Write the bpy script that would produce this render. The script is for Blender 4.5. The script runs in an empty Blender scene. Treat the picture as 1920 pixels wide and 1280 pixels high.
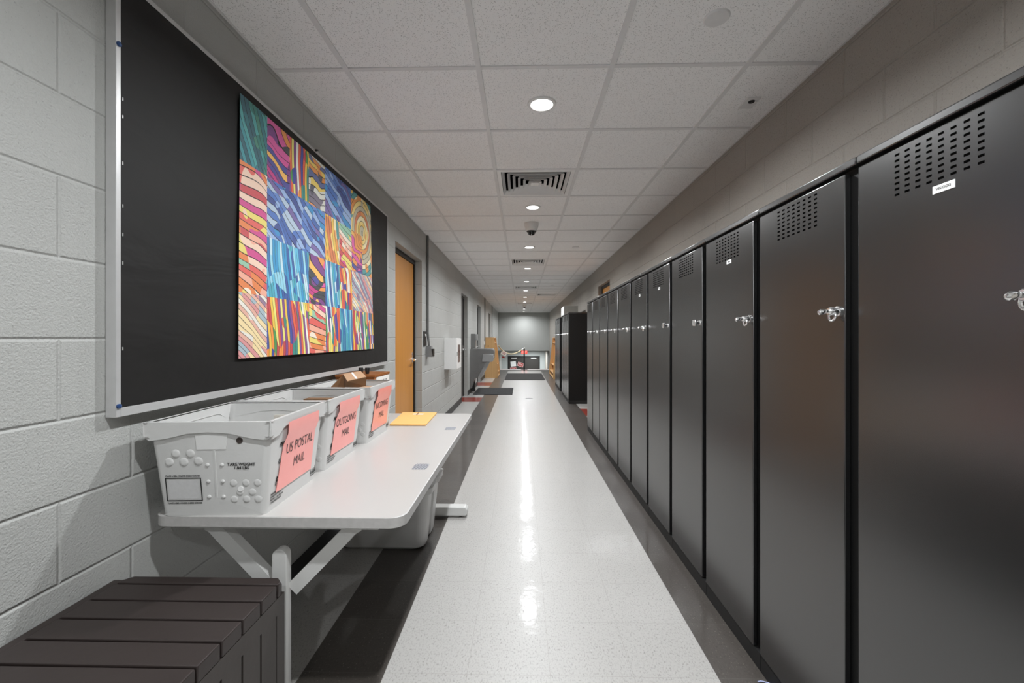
import bpy, bmesh, math, random
from mathutils import Vector, Matrix
random.seed(7)
scene = bpy.context.scene
COL = scene.collection
PI = math.pi
R = math.radians

# ------------------------------------------------------------------ camera
CAMH = 1.235
FPX = 820.0
cam_d = bpy.data.cameras.new('camera')
cam = bpy.data.objects.new('camera', cam_d)
COL.objects.link(cam)
cam.location = (0, 0, CAMH)
cam.rotation_euler = (PI / 2, 0, math.atan(18 / FPX))
cam_d.sensor_width = 36
cam_d.lens = FPX / 1920 * 36
cam_d.shift_y = -7 / 1920
cam_d.clip_start = 0.05
scene.camera = cam
scene.view_settings.view_transform = 'Standard'
scene.view_settings.look = 'None'
scene.view_settings.gamma = 1
scene.view_settings.exposure = 0.10
scene.view_settings.use_curve_mapping = False

w = bpy.data.worlds.new('world')
scene.world = w
w.use_nodes = True
w.node_tree.nodes['Background'].inputs[0].default_value = (0.5, 0.5, 0.5, 1)
w.node_tree.nodes['Background'].inputs[1].default_value = 0.0

# room numbers (metres)
WL, WR = -1.15, 1.36
ZC = CAMH + 1.239
Y0, Y1 = -4.6, 21.4
YEND = 25.5
FEND = 17.25
TX0, TY0, TS = -0.198, 2.0, 0.6096      # ceiling grid
VX0, VY0, VS = -0.505, 1.602, 0.3048    # floor tiles


# ------------------------------------------------------------------ materials
def srgb(c):
    return tuple((x / 12.92 if x <= 0.04045 else ((x + 0.055) / 1.055) ** 2.4) for x in [v / 255 for v in c])


class NT:
    def __init__(self, name):
        self.m = bpy.data.materials.new(name)
        self.m.use_nodes = True
        self.t = self.m.node_tree
        self.b = self.t.nodes['Principled BSDF']

    def n(self, typ, **kw):
        nd = self.t.nodes.new(typ)
        for k, v in kw.items():
            if k.startswith('i_'):
                key = k[2:]
                key = int(key) if key.isdigit() else key.replace('_', ' ')
                nd.inputs[key].default_value = v
            else:
                setattr(nd, k, v)
        return nd

    def l(self, a, b):
        self.t.links.new(a, b)

    def math(self, op, a, b=None, c=None):
        nd = self.n('ShaderNodeMath', operation=op)
        for i, v in enumerate((a, b, c)):
            if v is None:
                continue
            if isinstance(v, (int, float)):
                nd.inputs[i].default_value = v
            else:
                self.l(v, nd.inputs[i])
        return nd.outputs[0]

    def mix(self, fac, a, b):
        nd = self.n('ShaderNodeMix', data_type='RGBA')
        for i, v in ((0, fac), (6, a), (7, b)):
            if isinstance(v, (int, float)):
                nd.inputs[i].default_value = v
            elif isinstance(v, tuple):
                nd.inputs[i].default_value = (*v[:3], 1)
            else:
                self.l(v, nd.inputs[i])
        return nd.outputs[2]

    def ramp(self, fac, stops, interp='LINEAR'):
        nd = self.n('ShaderNodeValToRGB')
        cr = nd.color_ramp
        cr.interpolation = interp
        while len(cr.elements) > 1:
            cr.elements.remove(cr.elements[-1])
        cr.elements[0].position = stops[0][0]
        cr.elements[0].color = (*stops[0][1][:3], 1)
        for p, c in stops[1:]:
            e = cr.elements.new(p)
            e.color = (*c[:3], 1)
        self.l(fac, nd.inputs[0])
        return nd.outputs[0]

    def pos(self):
        return self.n('ShaderNodeNewGeometry').outputs['Position']

    def obj(self):
        return self.n('ShaderNodeTexCoord').outputs['Object']

    def noise(self, vec, scale, detail=2, rough=0.5, dist=0):
        nd = self.n('ShaderNodeTexNoise')
        nd.inputs['Scale'].default_value = scale
        nd.inputs['Detail'].default_value = detail
        nd.inputs['Roughness'].default_value = rough
        nd.inputs['Distortion'].default_value = dist
        self.l(vec, nd.inputs['Vector'])
        return nd.outputs[0]

    def bump(self, h, dist, strength=1.0, normal=None):
        nd = self.n('ShaderNodeBump')
        nd.inputs['Distance'].default_value = dist
        nd.inputs['Strength'].default_value = strength
        self.l(h, nd.inputs['Height'])
        if normal is not None:
            self.l(normal, nd.inputs['Normal'])
        return nd.outputs[0]

    def set(self, **kw):
        for k, v in kw.items():
            k = k.replace('_', ' ')
            if isinstance(v, tuple) and len(v) == 3 and k != 'Subsurface Radius':
                v = (*v, 1)
            self.b.inputs[k].default_value = v
        return self


def plain(name, col, rough=0.5, metal=0.0, var=0.06, scale=30, bump=0.0, **kw):
    """painted / plastic / metal surface with slight procedural mottling"""
    t = NT(name)
    nz = t.noise(t.obj(), scale, 3)
    c = t.mix(nz, tuple(max(0, x * (1 - var)) for x in col), tuple(min(1, x * (1 + var)) for x in col))
    t.l(c, t.b.inputs['Base Color'])
    t.set(Roughness=rough, Metallic=metal, **kw)
    if bump:
        t.l(t.bump(t.noise(t.obj(), scale * 6, 2), bump), t.b.inputs['Normal'])
    return t.m


def block_mat(name, col, pit):
    t = NT(name)
    sp = t.n('ShaderNodeSeparateXYZ')
    p = t.pos()
    t.l(p, sp.inputs[0])
    cb = t.n('ShaderNodeCombineXYZ')
    # use Y along hall walls; across the hall use X (geometry normal picks)
    t.l(t.math('SUBTRACT', t.math('ADD', sp.outputs[1], sp.outputs[0]), 1.062 - 1.15 if pit < 0.5 else 1.062 + 1.36), cb.inputs[0])
    t.l(t.math('SUBTRACT', sp.outputs[2], 0.0123), cb.inputs[1])
    br = t.n('ShaderNodeTexBrick')
    br.offset = 0.5
    br.offset_frequency = 2
    t.l(cb.outputs[0], br.inputs['Vector'])
    br.inputs['Scale'].default_value = 1.0
    br.inputs['Brick Width'].default_value = 0.4064
    br.inputs['Row Height'].default_value = 0.2032
    br.inputs['Mortar Size'].default_value = 0.007
    br.inputs['Mortar Smooth'].default_value = 1.0
    br.inputs['Color1'].default_value = (0.47, 0.47, 0.47, 1)
    br.inputs['Color2'].default_value = (0.53, 0.53, 0.53, 1)
    br.inputs['Mortar'].default_value = (0.62, 0.62, 0.62, 1)
    big = t.noise(p, 3, 3)
    base = t.mix(big, tuple(x * 0.94 for x in col), tuple(min(1, x * 1.06) for x in col))
    mx = t.n('ShaderNodeMix', data_type='RGBA', blend_type='MULTIPLY')
    mx.inputs[0].default_value = 1
    t.l(base, mx.inputs[6])
    t.l(t.mix(0.75, br.outputs['Color'], (0.5, 0.5, 0.5)), mx.inputs[7])
    sc = t.n('ShaderNodeMix', data_type='RGBA', blend_type='MULTIPLY')
    sc.inputs[0].default_value = 1
    t.l(mx.outputs[2], sc.inputs[6])
    sc.inputs[7].default_value = (2, 2, 2, 1)
    # pits left in the concrete
    v = t.noise(p, 150, 3, 0.6)
    pits = t.math('GREATER_THAN', v, 0.625 if pit > 0.5 else 0.685)
    c = t.mix(t.math('MULTIPLY', pits, 0.45 if pit > 0.5 else 0.34), sc.outputs[2], tuple(x * 0.35 for x in col))
    t.l(c, t.b.inputs['Base Color'])
    inv = t.math('SUBTRACT', 1.0, br.outputs['Fac'])
    h = t.math('ADD', t.math('MULTIPLY', inv, 1.0),
               t.math('ADD', t.math('MULTIPLY', t.noise(p, 210, 2, 0.5), 0.60), t.math('MULTIPLY', pits, -0.5)))
    t.l(t.bump(h, 0.005, 0.75), t.b.inputs['Normal'])
    t.set(Roughness=0.55)
    return t.m


def floor_mat(name, base, dark, light, dens, seam):
    t = NT(name)
    p = t.pos()
    mp = t.n('ShaderNodeMapping')
    mp.inputs['Scale'].default_value = (1.0, 0.55, 1)
    t.l(p, mp.inputs[0])
    n1 = t.noise(mp.outputs[0], 165, 4, 0.65, 0.4)
    n2 = t.noise(mp.outputs[0], 60, 3, 0.6)
    c = t.ramp(n1, [(0.30, dark), (0.30 + dens, base), (0.62, base), (0.72, light)])
    c = t.mix(t.math('MULTIPLY', n2, 0.35), c, base)
    br = t.n('ShaderNodeTexBrick')
    br.offset = 0.0
    sh = t.n('ShaderNodeMapping')
    sh.inputs['Location'].default_value = (-VX0, -VY0, 0)
    t.l(p, sh.inputs[0])
    t.l(sh.outputs[0], br.inputs['Vector'])
    br.inputs['Scale'].default_value = 1
    br.inputs['Brick Width'].default_value = VS
    br.inputs['Row Height'].default_value = VS
    br.inputs['Mortar Size'].default_value = 0.0009
    br.inputs['Mortar Smooth'].default_value = 0.1
    br.inputs['Color1'].default_value = (0, 0, 0, 1)
    br.inputs['Color2'].default_value = (1, 1, 1, 1)
    tone = t.mix(t.math('MULTIPLY', br.outputs['Color'], 0.06), c, light)
    c2 = t.mix(t.math('MULTIPLY', br.outputs['Fac'], 0.8), tone, seam)
    t.l(c2, t.b.inputs['Base Color'])
    wv = t.noise(p, 9, 3, 0.6)
    fine = t.noise(p, 90, 2)
    h = t.math('ADD', wv, t.math('MULTIPLY', fine, 0.05))
    h = t.math('SUBTRACT', h, t.math('MULTIPLY', br.outputs['Fac'], 0.15))
    t.l(t.bump(h, 0.004, 0.35), t.b.inputs['Coat Normal'])
    t.l(t.bump(h, 0.004, 0.35), t.b.inputs['Normal'])
    t.l(t.math('ADD', 0.04, t.math('MULTIPLY', t.noise(p, 5, 4), 0.09)), t.b.inputs['Coat Roughness'])
    t.set(Roughness=0.4, Coat_Weight=0.42, Coat_IOR=1.45)
    return t.m


def ceil_mat():
    t = NT('acoustic_tile')
    p = t.pos()
    v = t.n('ShaderNodeTexVoronoi')
    v.inputs['Scale'].default_value = 185
    t.l(p, v.inputs['Vector'])
    wn = t.n('ShaderNodeTexWhiteNoise')
    t.l(v.outputs['Position'], wn.inputs['Vector'])
    size = t.math('MULTIPLY', wn.outputs[0], 0.42)
    dot = t.math('LESS_THAN', v.outputs['Distance'], size)
    n2 = t.math('GREATER_THAN', t.noise(p, 160, 3, 0.6), 0.66)
    d = t.math('MAXIMUM', t.math('MULTIPLY', dot, 0.8), t.math('MULTIPLY', n2, 0.35))
    cell = t.noise(p, 1.3, 1)
    base = t.mix(cell, (0.90, 0.90, 0.90), (0.95, 0.95, 0.95))
    t.l(t.mix(t.math('MULTIPLY', d, 0.52), base, (0.10, 0.10, 0.10)), t.b.inputs['Base Color'])
    t.l(t.bump(t.math('SUBTRACT', 1.0, d), 0.002, 0.6), t.b.inputs['Normal'])
    t.set(Roughness=0.9)
    return t.m


def wood_mat(name, c1, c2, axis=2, scale=14, rough=0.4):
    t = NT(name)
    mp = t.n('ShaderNodeMapping')
    s = [scale, scale, scale]
    s[axis] = scale * 0.06
    mp.inputs['Scale'].default_value = s
    t.l(t.obj(), mp.inputs[0])
    n = t.noise(mp.outputs[0], 1.6, 5, 0.6, 0.6)
    t.l(t.mix(n, c1, c2), t.b.inputs['Base Color'])
    t.set(Roughness=rough)
    return t.m


def emit(name, col, strength):
    t = NT(name)
    t.set(Base_Color=col, Emission_Color=col, Emission_Strength=strength)
    return t.m


def art_mat(name, cols, ang, freq, amp, nscale, rings=None):
    """felt-pen colouring: wavy outlined bands of random flat colours"""
    t = NT(name)
    p = t.pos()
    sp = t.n('ShaderNodeSeparateXYZ')
    t.l(p, sp.inputs[0])
    u, v = sp.outputs[1], sp.outputs[2]
    nz = t.noise(p, nscale, 1.5, 0.45, 0.6)
    if rings:
        du = t.math('SUBTRACT', u, rings[0])
        dv = t.math('SUBTRACT', v, rings[1])
        rad = t.math('SQRT', t.math('ADD', t.math('MULTIPLY', du, du), t.math('MULTIPLY', dv, dv)))
        ph = t.math('MULTIPLY', rad, freq)
    else:
        ph = t.math('ADD', t.math('MULTIPLY', u, math.cos(ang) * freq), t.math('MULTIPLY', v, math.sin(ang) * freq))
    ph = t.math('ADD', ph, t.math('MULTIPLY', nz, amp))
    ph = t.math('ADD', ph, 50.0)
    idx = t.math('FLOOR', ph)
    fr = t.math('FRACT', ph)
    # a second slow noise breaks each band into lengths of different colour
    nz2 = t.math('FLOOR', t.math('MULTIPLY', t.noise(p, 5.0, 1), 7.0))
    cb = t.n('ShaderNodeCombineXYZ')
    t.l(idx, cb.inputs[0])
    t.l(nz2, cb.inputs[1])
    wn = t.n('ShaderNodeTexWhiteNoise')
    t.l(cb.outputs[0], wn.inputs['Vector'])
    k = len(cols)
    c = t.ramp(wn.outputs[0], [(i / k, cc) for i, cc in enumerate(cols)], 'CONSTANT')
    hatch = t.noise(p, 320, 2)
    c = t.mix(t.math('MULTIPLY', hatch, 0.12), c, (0.95, 0.95, 0.92))
    line = t.math('MAXIMUM', t.math('LESS_THAN', fr, 0.07), t.math('GREATER_THAN', fr, 0.96))
    c = t.mix(line, c, (0.012, 0.012, 0.012))
    t.l(c, t.b.inputs['Base Color'])
    t.set(Roughness=0.55)
    return t.m


M = {}
M['wall_l'] = block_mat('grey_block_paint', (0.42, 0.425, 0.41), 0.2)
M['wall_r'] = block_mat('taupe_block_paint', (0.345, 0.318, 0.284), 0.9)
M['end'] = plain('grey_wall_paint', (0.40, 0.41, 0.395), 0.6, var=0.03, scale=3)
M['lobby'] = plain('pale_wall_paint', (0.50, 0.53, 0.53), 0.6, var=0.03, scale=3)
M['ceil'] = ceil_mat()
M['grid'] = plain('grid_enamel', (0.74, 0.74, 0.74), 0.5)
M['white_t'] = floor_mat('white_vinyl_tile', srgb((172, 170, 167)), srgb((122, 120, 117)), srgb((184, 183, 180)), 0.18, srgb((150, 147, 143)))
M['black_t'] = floor_mat('charcoal_vinyl_tile', srgb((62, 57, 53)), srgb((30, 27, 25)), srgb((150, 142, 134)), 0.16, srgb((90, 86, 82)))
M['red_t'] = floor_mat('red_vinyl_tile', srgb((128, 40, 26)), srgb((96, 26, 18)), srgb((150, 66, 48)), 0.10, srgb((80, 26, 20)))
M['rubber'] = plain('black_rubber', (0.02, 0.02, 0.02), 0.5)
M['locker'] = plain('black_locker_enamel', (0.007, 0.007, 0.0072), 0.26, var=0.03, scale=4, IOR=2.1)
M['locker_gap'] = plain('black_hollow', (0.006, 0.006, 0.006), 0.6)
M['void'] = plain('dark_opening', (0.002, 0.002, 0.002), 0.9, Specular_IOR_Level=0.0)
M['locker_side'] = plain('matt_black_side', (0.008, 0.008, 0.008), 0.5, var=0.03, IOR=1.3)
M['chrome'] = plain('chrome', (0.95, 0.95, 0.95), 0.22, 1.0)
M['paper'] = plain('white_paper', (0.78, 0.78, 0.77), 0.6, var=0.02)
M['ink'] = plain('black_ink', (0.012, 0.012, 0.012), 0.5)
M['alu'] = plain('satin_aluminium', (0.60, 0.60, 0.60), 0.4, 0.35)
t = NT('black_backing_paper')
_p = t.obj()
_mp = t.n('ShaderNodeMapping')
_mp.inputs['Scale'].default_value = (1, 1.0, 2.6)
_mp.inputs['Rotation'].default_value = (0.35, 0, 0)
t.l(_p, _mp.inputs[0])
_n = t.noise(_mp.outputs[0], 1.5, 4, 0.5, 0.8)
t.l(t.mix(t.noise(_p, 8, 3), (0.011, 0.0105, 0.010), (0.017, 0.016, 0.0155)), t.b.inputs['Base Color'])
t.l(t.bump(_n, 0.02, 0.4), t.b.inputs['Normal'])
t.set(Roughness=0.6, IOR=1.35)
M['black_paper'] = t.m
M['blue'] = plain('blue_pin_plastic', (0.02, 0.06, 0.18), 0.3)
M['maple'] = wood_mat('maple_veneer', srgb((186, 122, 50)), srgb((212, 148, 70)), 2, 9, 0.35)
M['maple_rack'] = wood_mat('birch_plywood', srgb((188, 146, 96)), srgb((210, 170, 118)), 2, 8, 0.4)
M['frame_dk'] = plain('dark_frame_paint', (0.012, 0.0115, 0.011), 0.5)
M['brown_door'] = plain('dark_brown_door', (0.035, 0.031, 0.028), 0.5)
M['lam'] = plain('white_laminate', (0.47, 0.455, 0.44), 0.28, var=0.02, scale=6)
M['lam_edge'] = plain('grey_edge_band', (0.42, 0.41, 0.40), 0.5, var=0.15, scale=60)
M['leg'] = plain('pale_grey_leg_enamel', (0.60, 0.60, 0.585), 0.35, var=0.03)
M['tub'] = plain('white_corrugated_plastic', (0.60, 0.60, 0.59), 0.4, var=0.05, scale=12, bump=0.0002, Subsurface_Weight=0.15, Subsurface_Radius=(0.02, 0.02, 0.02))
M['tub_lt'] = plain('pale_recess_plastic', (0.70, 0.70, 0.69), 0.45)
t = NT('pink_paper')
t.l(t.mix(t.noise(t.obj(), 14, 2), srgb((246, 158, 152)), srgb((250, 172, 166))), t.b.inputs['Base Color'])
t.set(Roughness=0.35)
M['pink'] = t.m
t = NT('orange_paper')
t.l(t.mix(t.noise(t.obj(), 14, 2), srgb((246, 148, 132)), srgb((250, 160, 146))), t.b.inputs['Base Color'])
t.set(Roughness=0.3)
M['orange_p'] = t.m
M['sleeve'] = plain('coral_gloss_patch', srgb((244, 116, 116)), 0.2, var=0.03)
M['orange_patch'] = plain('orange_gloss_patch', srgb((250, 146, 92)), 0.25, var=0.04)
M['hole'] = plain('brown_hole', (0.04, 0.03, 0.025), 0.7)
M['cardboard'] = plain('kraft_cardboard', srgb((176, 140, 108)), 0.7, var=0.08)
M['cardboard_dk'] = plain('dark_kraft', srgb((120, 88, 58)), 0.7, var=0.1)
M['manila'] = plain('manila_paper', srgb((228, 180, 108)), 0.55, var=0.04)
M['walnut'] = wood_mat('brown_wood', srgb((120, 66, 24)), srgb((160, 98, 44)), 1, 20, 0.4)
M['blackpl'] = plain('black_plastic', (0.014, 0.014, 0.014), 0.4)
M['tote'] = plain('pale_grey_tote_plastic', (0.56, 0.555, 0.545), 0.4, var=0.03)
M['deck'] = plain('dark_brown_resin', (0.026, 0.0185, 0.017), 0.45, var=0.12, scale=7, bump=0.0003)
M['deck_side'] = plain('brown_grey_resin', (0.038, 0.031, 0.028), 0.5, var=0.10, scale=9, bump=0.0003)
M['enamel'] = plain('white_enamel', (0.80, 0.80, 0.79), 0.35, var=0.02)
M['diff'] = plain('grille_enamel', (0.85, 0.85, 0.845), 0.4, var=0.02)
M['steel'] = plain('brushed_steel', (0.26, 0.26, 0.26), 0.32, 0.75, var=0.1, scale=8)
M['steel_lt'] = plain('bright_steel', (0.45, 0.46, 0.47), 0.30, 0.7)
M['conduit'] = plain('grey_conduit_paint', (0.16, 0.16, 0.155), 0.5)
M['greybox'] = plain('grey_box_enamel', (0.20, 0.20, 0.20), 0.45)
M['mat'] = plain('charcoal_mat_pile', (0.022, 0.022, 0.023), 0.95, var=0.3, scale=120, bump=0.003)
M['lens'] = emit('lamp_lens', (1.0, 0.985, 0.96), 9.0)
M['exit_red'] = emit('exit_red_glow', (1.0, 0.09, 0.07), 1.1)
M['exit_txt'] = emit('exit_white_glow', (1.0, 0.45, 0.4), 1.2)
M['rope'] = plain('cream_rope', srgb((214, 200, 160)), 0.8, var=0.25, scale=70)
M['redsign'] = plain('red_sign_card', srgb((150, 30, 26)), 0.5)
M['dome'] = plain('smoked_dome', (0.01, 0.01, 0.01), 0.12)
M['clear'] = NT('clear_dome').set(Base_Color=(1, 1, 1), Roughness=0.05, Transmission_Weight=1.0, IOR=1.2).m
M['box_taupe'] = plain('taupe_carton', (0.36, 0.345, 0.31), 0.6)
M['redglass'] = plain('dark_red_window', (0.10, 0.035, 0.025), 0.15)
M['bluecord'] = plain('pale_blue_cord', (0.45, 0.50, 0.75), 0.5)
M['stair'] = plain('stair_concrete', (0.12, 0.12, 0.12), 0.6)
M['nose'] = plain('pale_stair_nosing', (0.62, 0.57, 0.55), 0.4)
t = NT('woven_metal_grommet')
_p = t.obj()
_v = t.n('ShaderNodeTexChecker')
_v.inputs['Scale'].default_value = 160
t.l(_p, _v.inputs[0])
t.l(t.mix(_v.outputs[1], (0.62, 0.64, 0.68), (0.05, 0.06, 0.09)), t.b.inputs['Base Color'])
t.set(Metallic=0.4, Roughness=0.4)
M['grommet'] = t.m


# ------------------------------------------------------------------ mesh builder
class MB:
    def __init__(self, origin=(0, 0, 0)):
        self.bm = bmesh.new()
        self.fl = self.bm.faces.layers.int.new('flat')
        self.o = Vector(origin)
        self.mi = 0

    def _tag(self, faces):
        for f in faces:
            f.material_index = self.mi

    def box(self, x0, x1, y0, y1, z0, z1, bev=0.0, seg=2, mat=None):
        vs = [self.bm.verts.new((x, y, z)) for x in (x0, x1) for y in (y0, y1) for z in (z0, z1)]
        idx = [(0, 1, 3, 2), (4, 6, 7, 5), (0, 4, 5, 1), (2, 3, 7, 6), (0, 2, 6, 4), (1, 5, 7, 3)]
        fs = [self.bm.faces.new([vs[i] for i in q]) for q in idx]
        self._tag(fs)
        for f in fs:
            f[self.fl] = 1
        if bev:
            for f in fs:
                f.normal_update()
            nrm = [f.normal.copy() for f in fs if f[self.fl]]
            es = list({e for f in fs for e in f.edges})
            r = bmesh.ops.bevel(self.bm, geom=es, offset=bev, segments=seg, profile=0.5, affect='EDGES')
            self._tag(r['faces'])
            self._flat(r['faces'], nrm)
            vs = list({v for f in r['faces'] for v in f.verts} | {v for v in vs if v.is_valid})
        if mat is not None:
            bmesh.ops.transform(self.bm, matrix=mat, verts=[v for v in vs if v.is_valid])
        return self

    def _flat(self, faces, nrm):
        """only the rounded edge strips of a bevel are shaded smooth"""
        for f in faces:
            f.normal_update()
            f[self.fl] = 1 if any(abs(f.normal.dot(n)) > 0.9995 for n in nrm) else 0

    def quad(self, *pts):
        f = self.bm.faces.new([self.bm.verts.new(p) for p in pts])
        f.material_index = self.mi
        return self

    def prism(self, poly, axis, a, b, bev=0.0):
        """poly in the two other axes (in axis order), extruded from a to b"""
        def P(u, v, s):
            return {0: (s, u, v), 1: (u, s, v), 2: (u, v, s)}[axis]
        A = [self.bm.verts.new(P(u, v, a)) for u, v in poly]
        B = [self.bm.verts.new(P(u, v, b)) for u, v in poly]
        n = len(poly)
        fs = [self.bm.faces.new(A), self.bm.faces.new(B[::-1])]
        for i in range(n):
            fs.append(self.bm.faces.new([A[i], B[i], B[(i + 1) % n], A[(i + 1) % n]]))
        self._tag(fs)
        fs[0][self.fl] = fs[1][self.fl] = 1
        if n <= 12:
            for f in fs:
                f[self.fl] = 1
        if bev:
            for f in fs:
                f.normal_update()
            nrm = [f.normal.copy() for f in fs if f[self.fl]]
            es = list({e for f in fs for e in f.edges})
            r = bmesh.ops.bevel(self.bm, geom=es, offset=bev, segments=2, profile=0.5, affect='EDGES')
            self._tag(r['faces'])
            self._flat(r['faces'], nrm)
        return self

    def tube(self, pts, r, n=10, cap=True):
        pts = [Vector(p) for p in pts]
        rings = []
        prev = None
        for i, p in enumerate(pts):
            d = (pts[min(i + 1, len(pts) - 1)] - pts[max(i - 1, 0)]).normalized()
            up = Vector((0, 0, 1)) if abs(d.z) < 0.95 else Vector((1, 0, 0))
            if prev is not None:
                up = prev
            s = d.cross(up).normalized()
            u = s.cross(d).normalized()
            prev = u
            rr = r[i] if isinstance(r, (list, tuple)) else r
            rings.append([self.bm.verts.new(p + rr * (math.cos(2 * PI * k / n) * s + math.sin(2 * PI * k / n) * u)) for k in range(n)])
        fs = []
        for a, b in zip(rings, rings[1:]):
            for k in range(n):
                fs.append(self.bm.faces.new([a[k], a[(k + 1) % n], b[(k + 1) % n], b[k]]))
        if cap:
            fs.append(self.bm.faces.new(rings[0][::-1]))
            fs.append(self.bm.faces.new(rings[-1]))
        self._tag(fs)
        return self

    def lathe(self, prof, c=(0, 0, 0), n=32, axis=2, capb=False, capt=False):
        c = Vector(c)
        rings = []
        for r, h in prof:
            ring = []
            for k in range(n):
                a = 2 * PI * k / n
                u, v = r * math.cos(a), r * math.sin(a)
                q = {2: (u, v, h), 1: (u, h, v), 0: (h, u, v)}[axis]
                ring.append(self.bm.verts.new(c + Vector(q)))
            rings.append(ring)
        fs = []
        for a, b in zip(rings, rings[1:]):
            for k in range(n):
                fs.append(self.bm.faces.new([a[k], a[(k + 1) % n], b[(k + 1) % n], b[k]]))
        if capb:
            fs.append(self.bm.faces.new(rings[0][::-1]))
        if capt:
            fs.append(self.bm.faces.new(rings[-1]))
        self._tag(fs)
        return self

    def loft(self, rings, capb=True, capt=False, close=True):
        R_ = [[self.bm.verts.new(p) for p in ring] for ring in rings]
        fs = []
        n = len(R_[0])
        for a, b in zip(R_, R_[1:]):
            for k in range(n if close else n - 1):
                fs.append(self.bm.faces.new([a[k], a[(k + 1) % n], b[(k + 1) % n], b[k]]))
        if capb:
            fs.append(self.bm.faces.new(R_[0][::-1]))
        if capt:
            fs.append(self.bm.faces.new(R_[-1]))
        self._tag(fs)
        return self

    def text(self, s, size, o, rv, uv, shear=0.0, bold=0.0, align='CENTER', ext=0.0004, sx=1.0):
        cu = bpy.data.curves.new('lettering', 'FONT')
        cu.body = s
        cu.size = size
        cu.align_x = align
        cu.align_y = 'CENTER'
        cu.shear = shear
        cu.offset = bold
        cu.space_line = 1.0
        cu.resolution_u = 3
        ob = bpy.data.objects.new('lettering', cu)
        COL.objects.link(ob)
        bpy.context.view_layer.update()
        me = bpy.data.meshes.new_from_object(ob.evaluated_get(bpy.context.evaluated_depsgraph_get()))
        bpy.data.objects.remove(ob)
        bpy.data.curves.remove(cu)
        o, rv, uv = Vector(o), Vector(rv).normalized(), Vector(uv).normalized()
        nv = rv.cross(uv)
        off = [self.bm.verts.new(o + rv * v.co.x * sx + uv * v.co.y + nv * ext) for v in me.vertices]
        for p in me.polygons:
            try:
                f = self.bm.faces.new([off[i] for i in p.vertices])
                f.material_index = self.mi
            except ValueError:
                pass
        bpy.data.meshes.remove(me)
        return self

    def build(self, name, mat, parent=None, smooth=True, angle=35):
        bm = self.bm
        bmesh.ops.recalc_face_normals(bm, faces=bm.faces[:])
        if self.o.length:
            bmesh.ops.translate(bm, vec=-self.o, verts=bm.verts[:])
        me = bpy.data.meshes.new(name)
        flat = [f[self.fl] == 0 for f in bm.faces]
        bm.faces.layers.int.remove(self.fl)
        bm.to_mesh(me)
        bm.free()
        for m in (mat if isinstance(mat, (list, tuple)) else [mat]):
            me.materials.append(m)
        if smooth:
            me.set_sharp_from_angle(angle=R(angle))
            me.polygons.foreach_set('use_smooth', flat)
            me.update()
        o = bpy.data.objects.new(name, me)
        COL.objects.link(o)
        if parent is not None:
            o.parent = parent
        return o


def tag(o, label, cat, group=None, kind=None):
    o['label'] = label
    o['category'] = cat
    if group:
        o['group'] = group
    if kind:
        o['kind'] = kind
    return o


def thing(name, label, cat, loc=(0, 0, 0), group=None, rz=0.0):
    o = bpy.data.objects.new(name, None)
    o.empty_display_size = 0.05
    COL.objects.link(o)
    o.location = loc
    o.rotation_euler = (0, 0, rz)
    return tag(o, label, cat, group)


def struct(o, label=None, cat=None):
    o['kind'] = 'structure'
    if label:
        o['label'] = label
        o['category'] = cat
    return o


def sempty(name, loc, label, cat):
    o = bpy.data.objects.new(name, None)
    o.empty_display_size = 0.05
    COL.objects.link(o)
    o.location = loc
    return struct(o, label, cat)


def dup(root, loc, label, group=None):
    r = root.copy()
    COL.objects.link(r)
    r.location = loc
    r['label'] = label
    if group:
        r['group'] = group
    for ch in list(root.children):
        c = ch.copy()
        COL.objects.link(c)
        c.parent = r
        for g in list(ch.children):
            d = g.copy()
            COL.objects.link(d)
            d.parent = c
    return r


# ------------------------------------------------------------------ walls
DOORS_L = [(3.96, 5.02, 2.12), (8.33, 9.29, 2.10), (11.33, 12.25, 2.10), (15.2, 16.2, 2.10)]
DOORS_R = [(6.78, 7.80, 2.14)]
TH = 0.30


def wall_with_openings(name, xa, xb, doors, mat, label):
    mb = MB()
    y = Y0
    for a, b, h in doors:
        mb.box(xa, xb, y, a, 0, ZC + 0.05)
        mb.box(xa, xb, a, b, h, ZC + 0.05)
        y = b
    mb.box(xa, xb, y, YEND, -2.0, ZC + 0.05)
    return struct(mb.build(name, mat, smooth=False), label, 'wall')


wall_left = wall_with_openings('wall_left', WL - TH, WL, DOORS_L, M['wall_l'], 'grey painted block wall on the left behind the black board')
wall_right = wall_with_openings('wall_right', WR, WR + TH, DOORS_R, M['wall_r'], 'taupe painted block wall above the lockers on the right')
# end bulkhead, lobby below
struct(MB().box(WL, WR, Y1, Y1 + 0.3, 0.6, ZC + 0.05).build('wall_end', M['end'], smooth=False), 'smooth grey wall closing the far end of the corridor, lit by a downlight', 'wall')
lob = MB().box(WL, -0.80, YEND, YEND + 0.2, -2.0, 0.62)
lob.box(1.06, WR, YEND, YEND + 0.2, -2.0, 0.62)
lob.box(-0.80, 1.06, YEND, YEND + 0.2, 0.17, 0.62)
struct(lob.build('wall_lobby', M['lobby'], smooth=False), 'pale wall around the double doors below the stairs', 'wall')
struct(MB().box(WL, WR, Y1 + 0.3, YEND, 0.6, 0.7).build('ceiling_lobby', M['end'], smooth=False), 'low grey ceiling over the stair landing', 'ceiling')
struct(MB().box(WL, WR, Y0 - 0.2, Y0, 0, ZC + 0.05).build('wall_back', M['wall_l'], smooth=False), 'grey block wall behind the viewpoint', 'wall')

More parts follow.
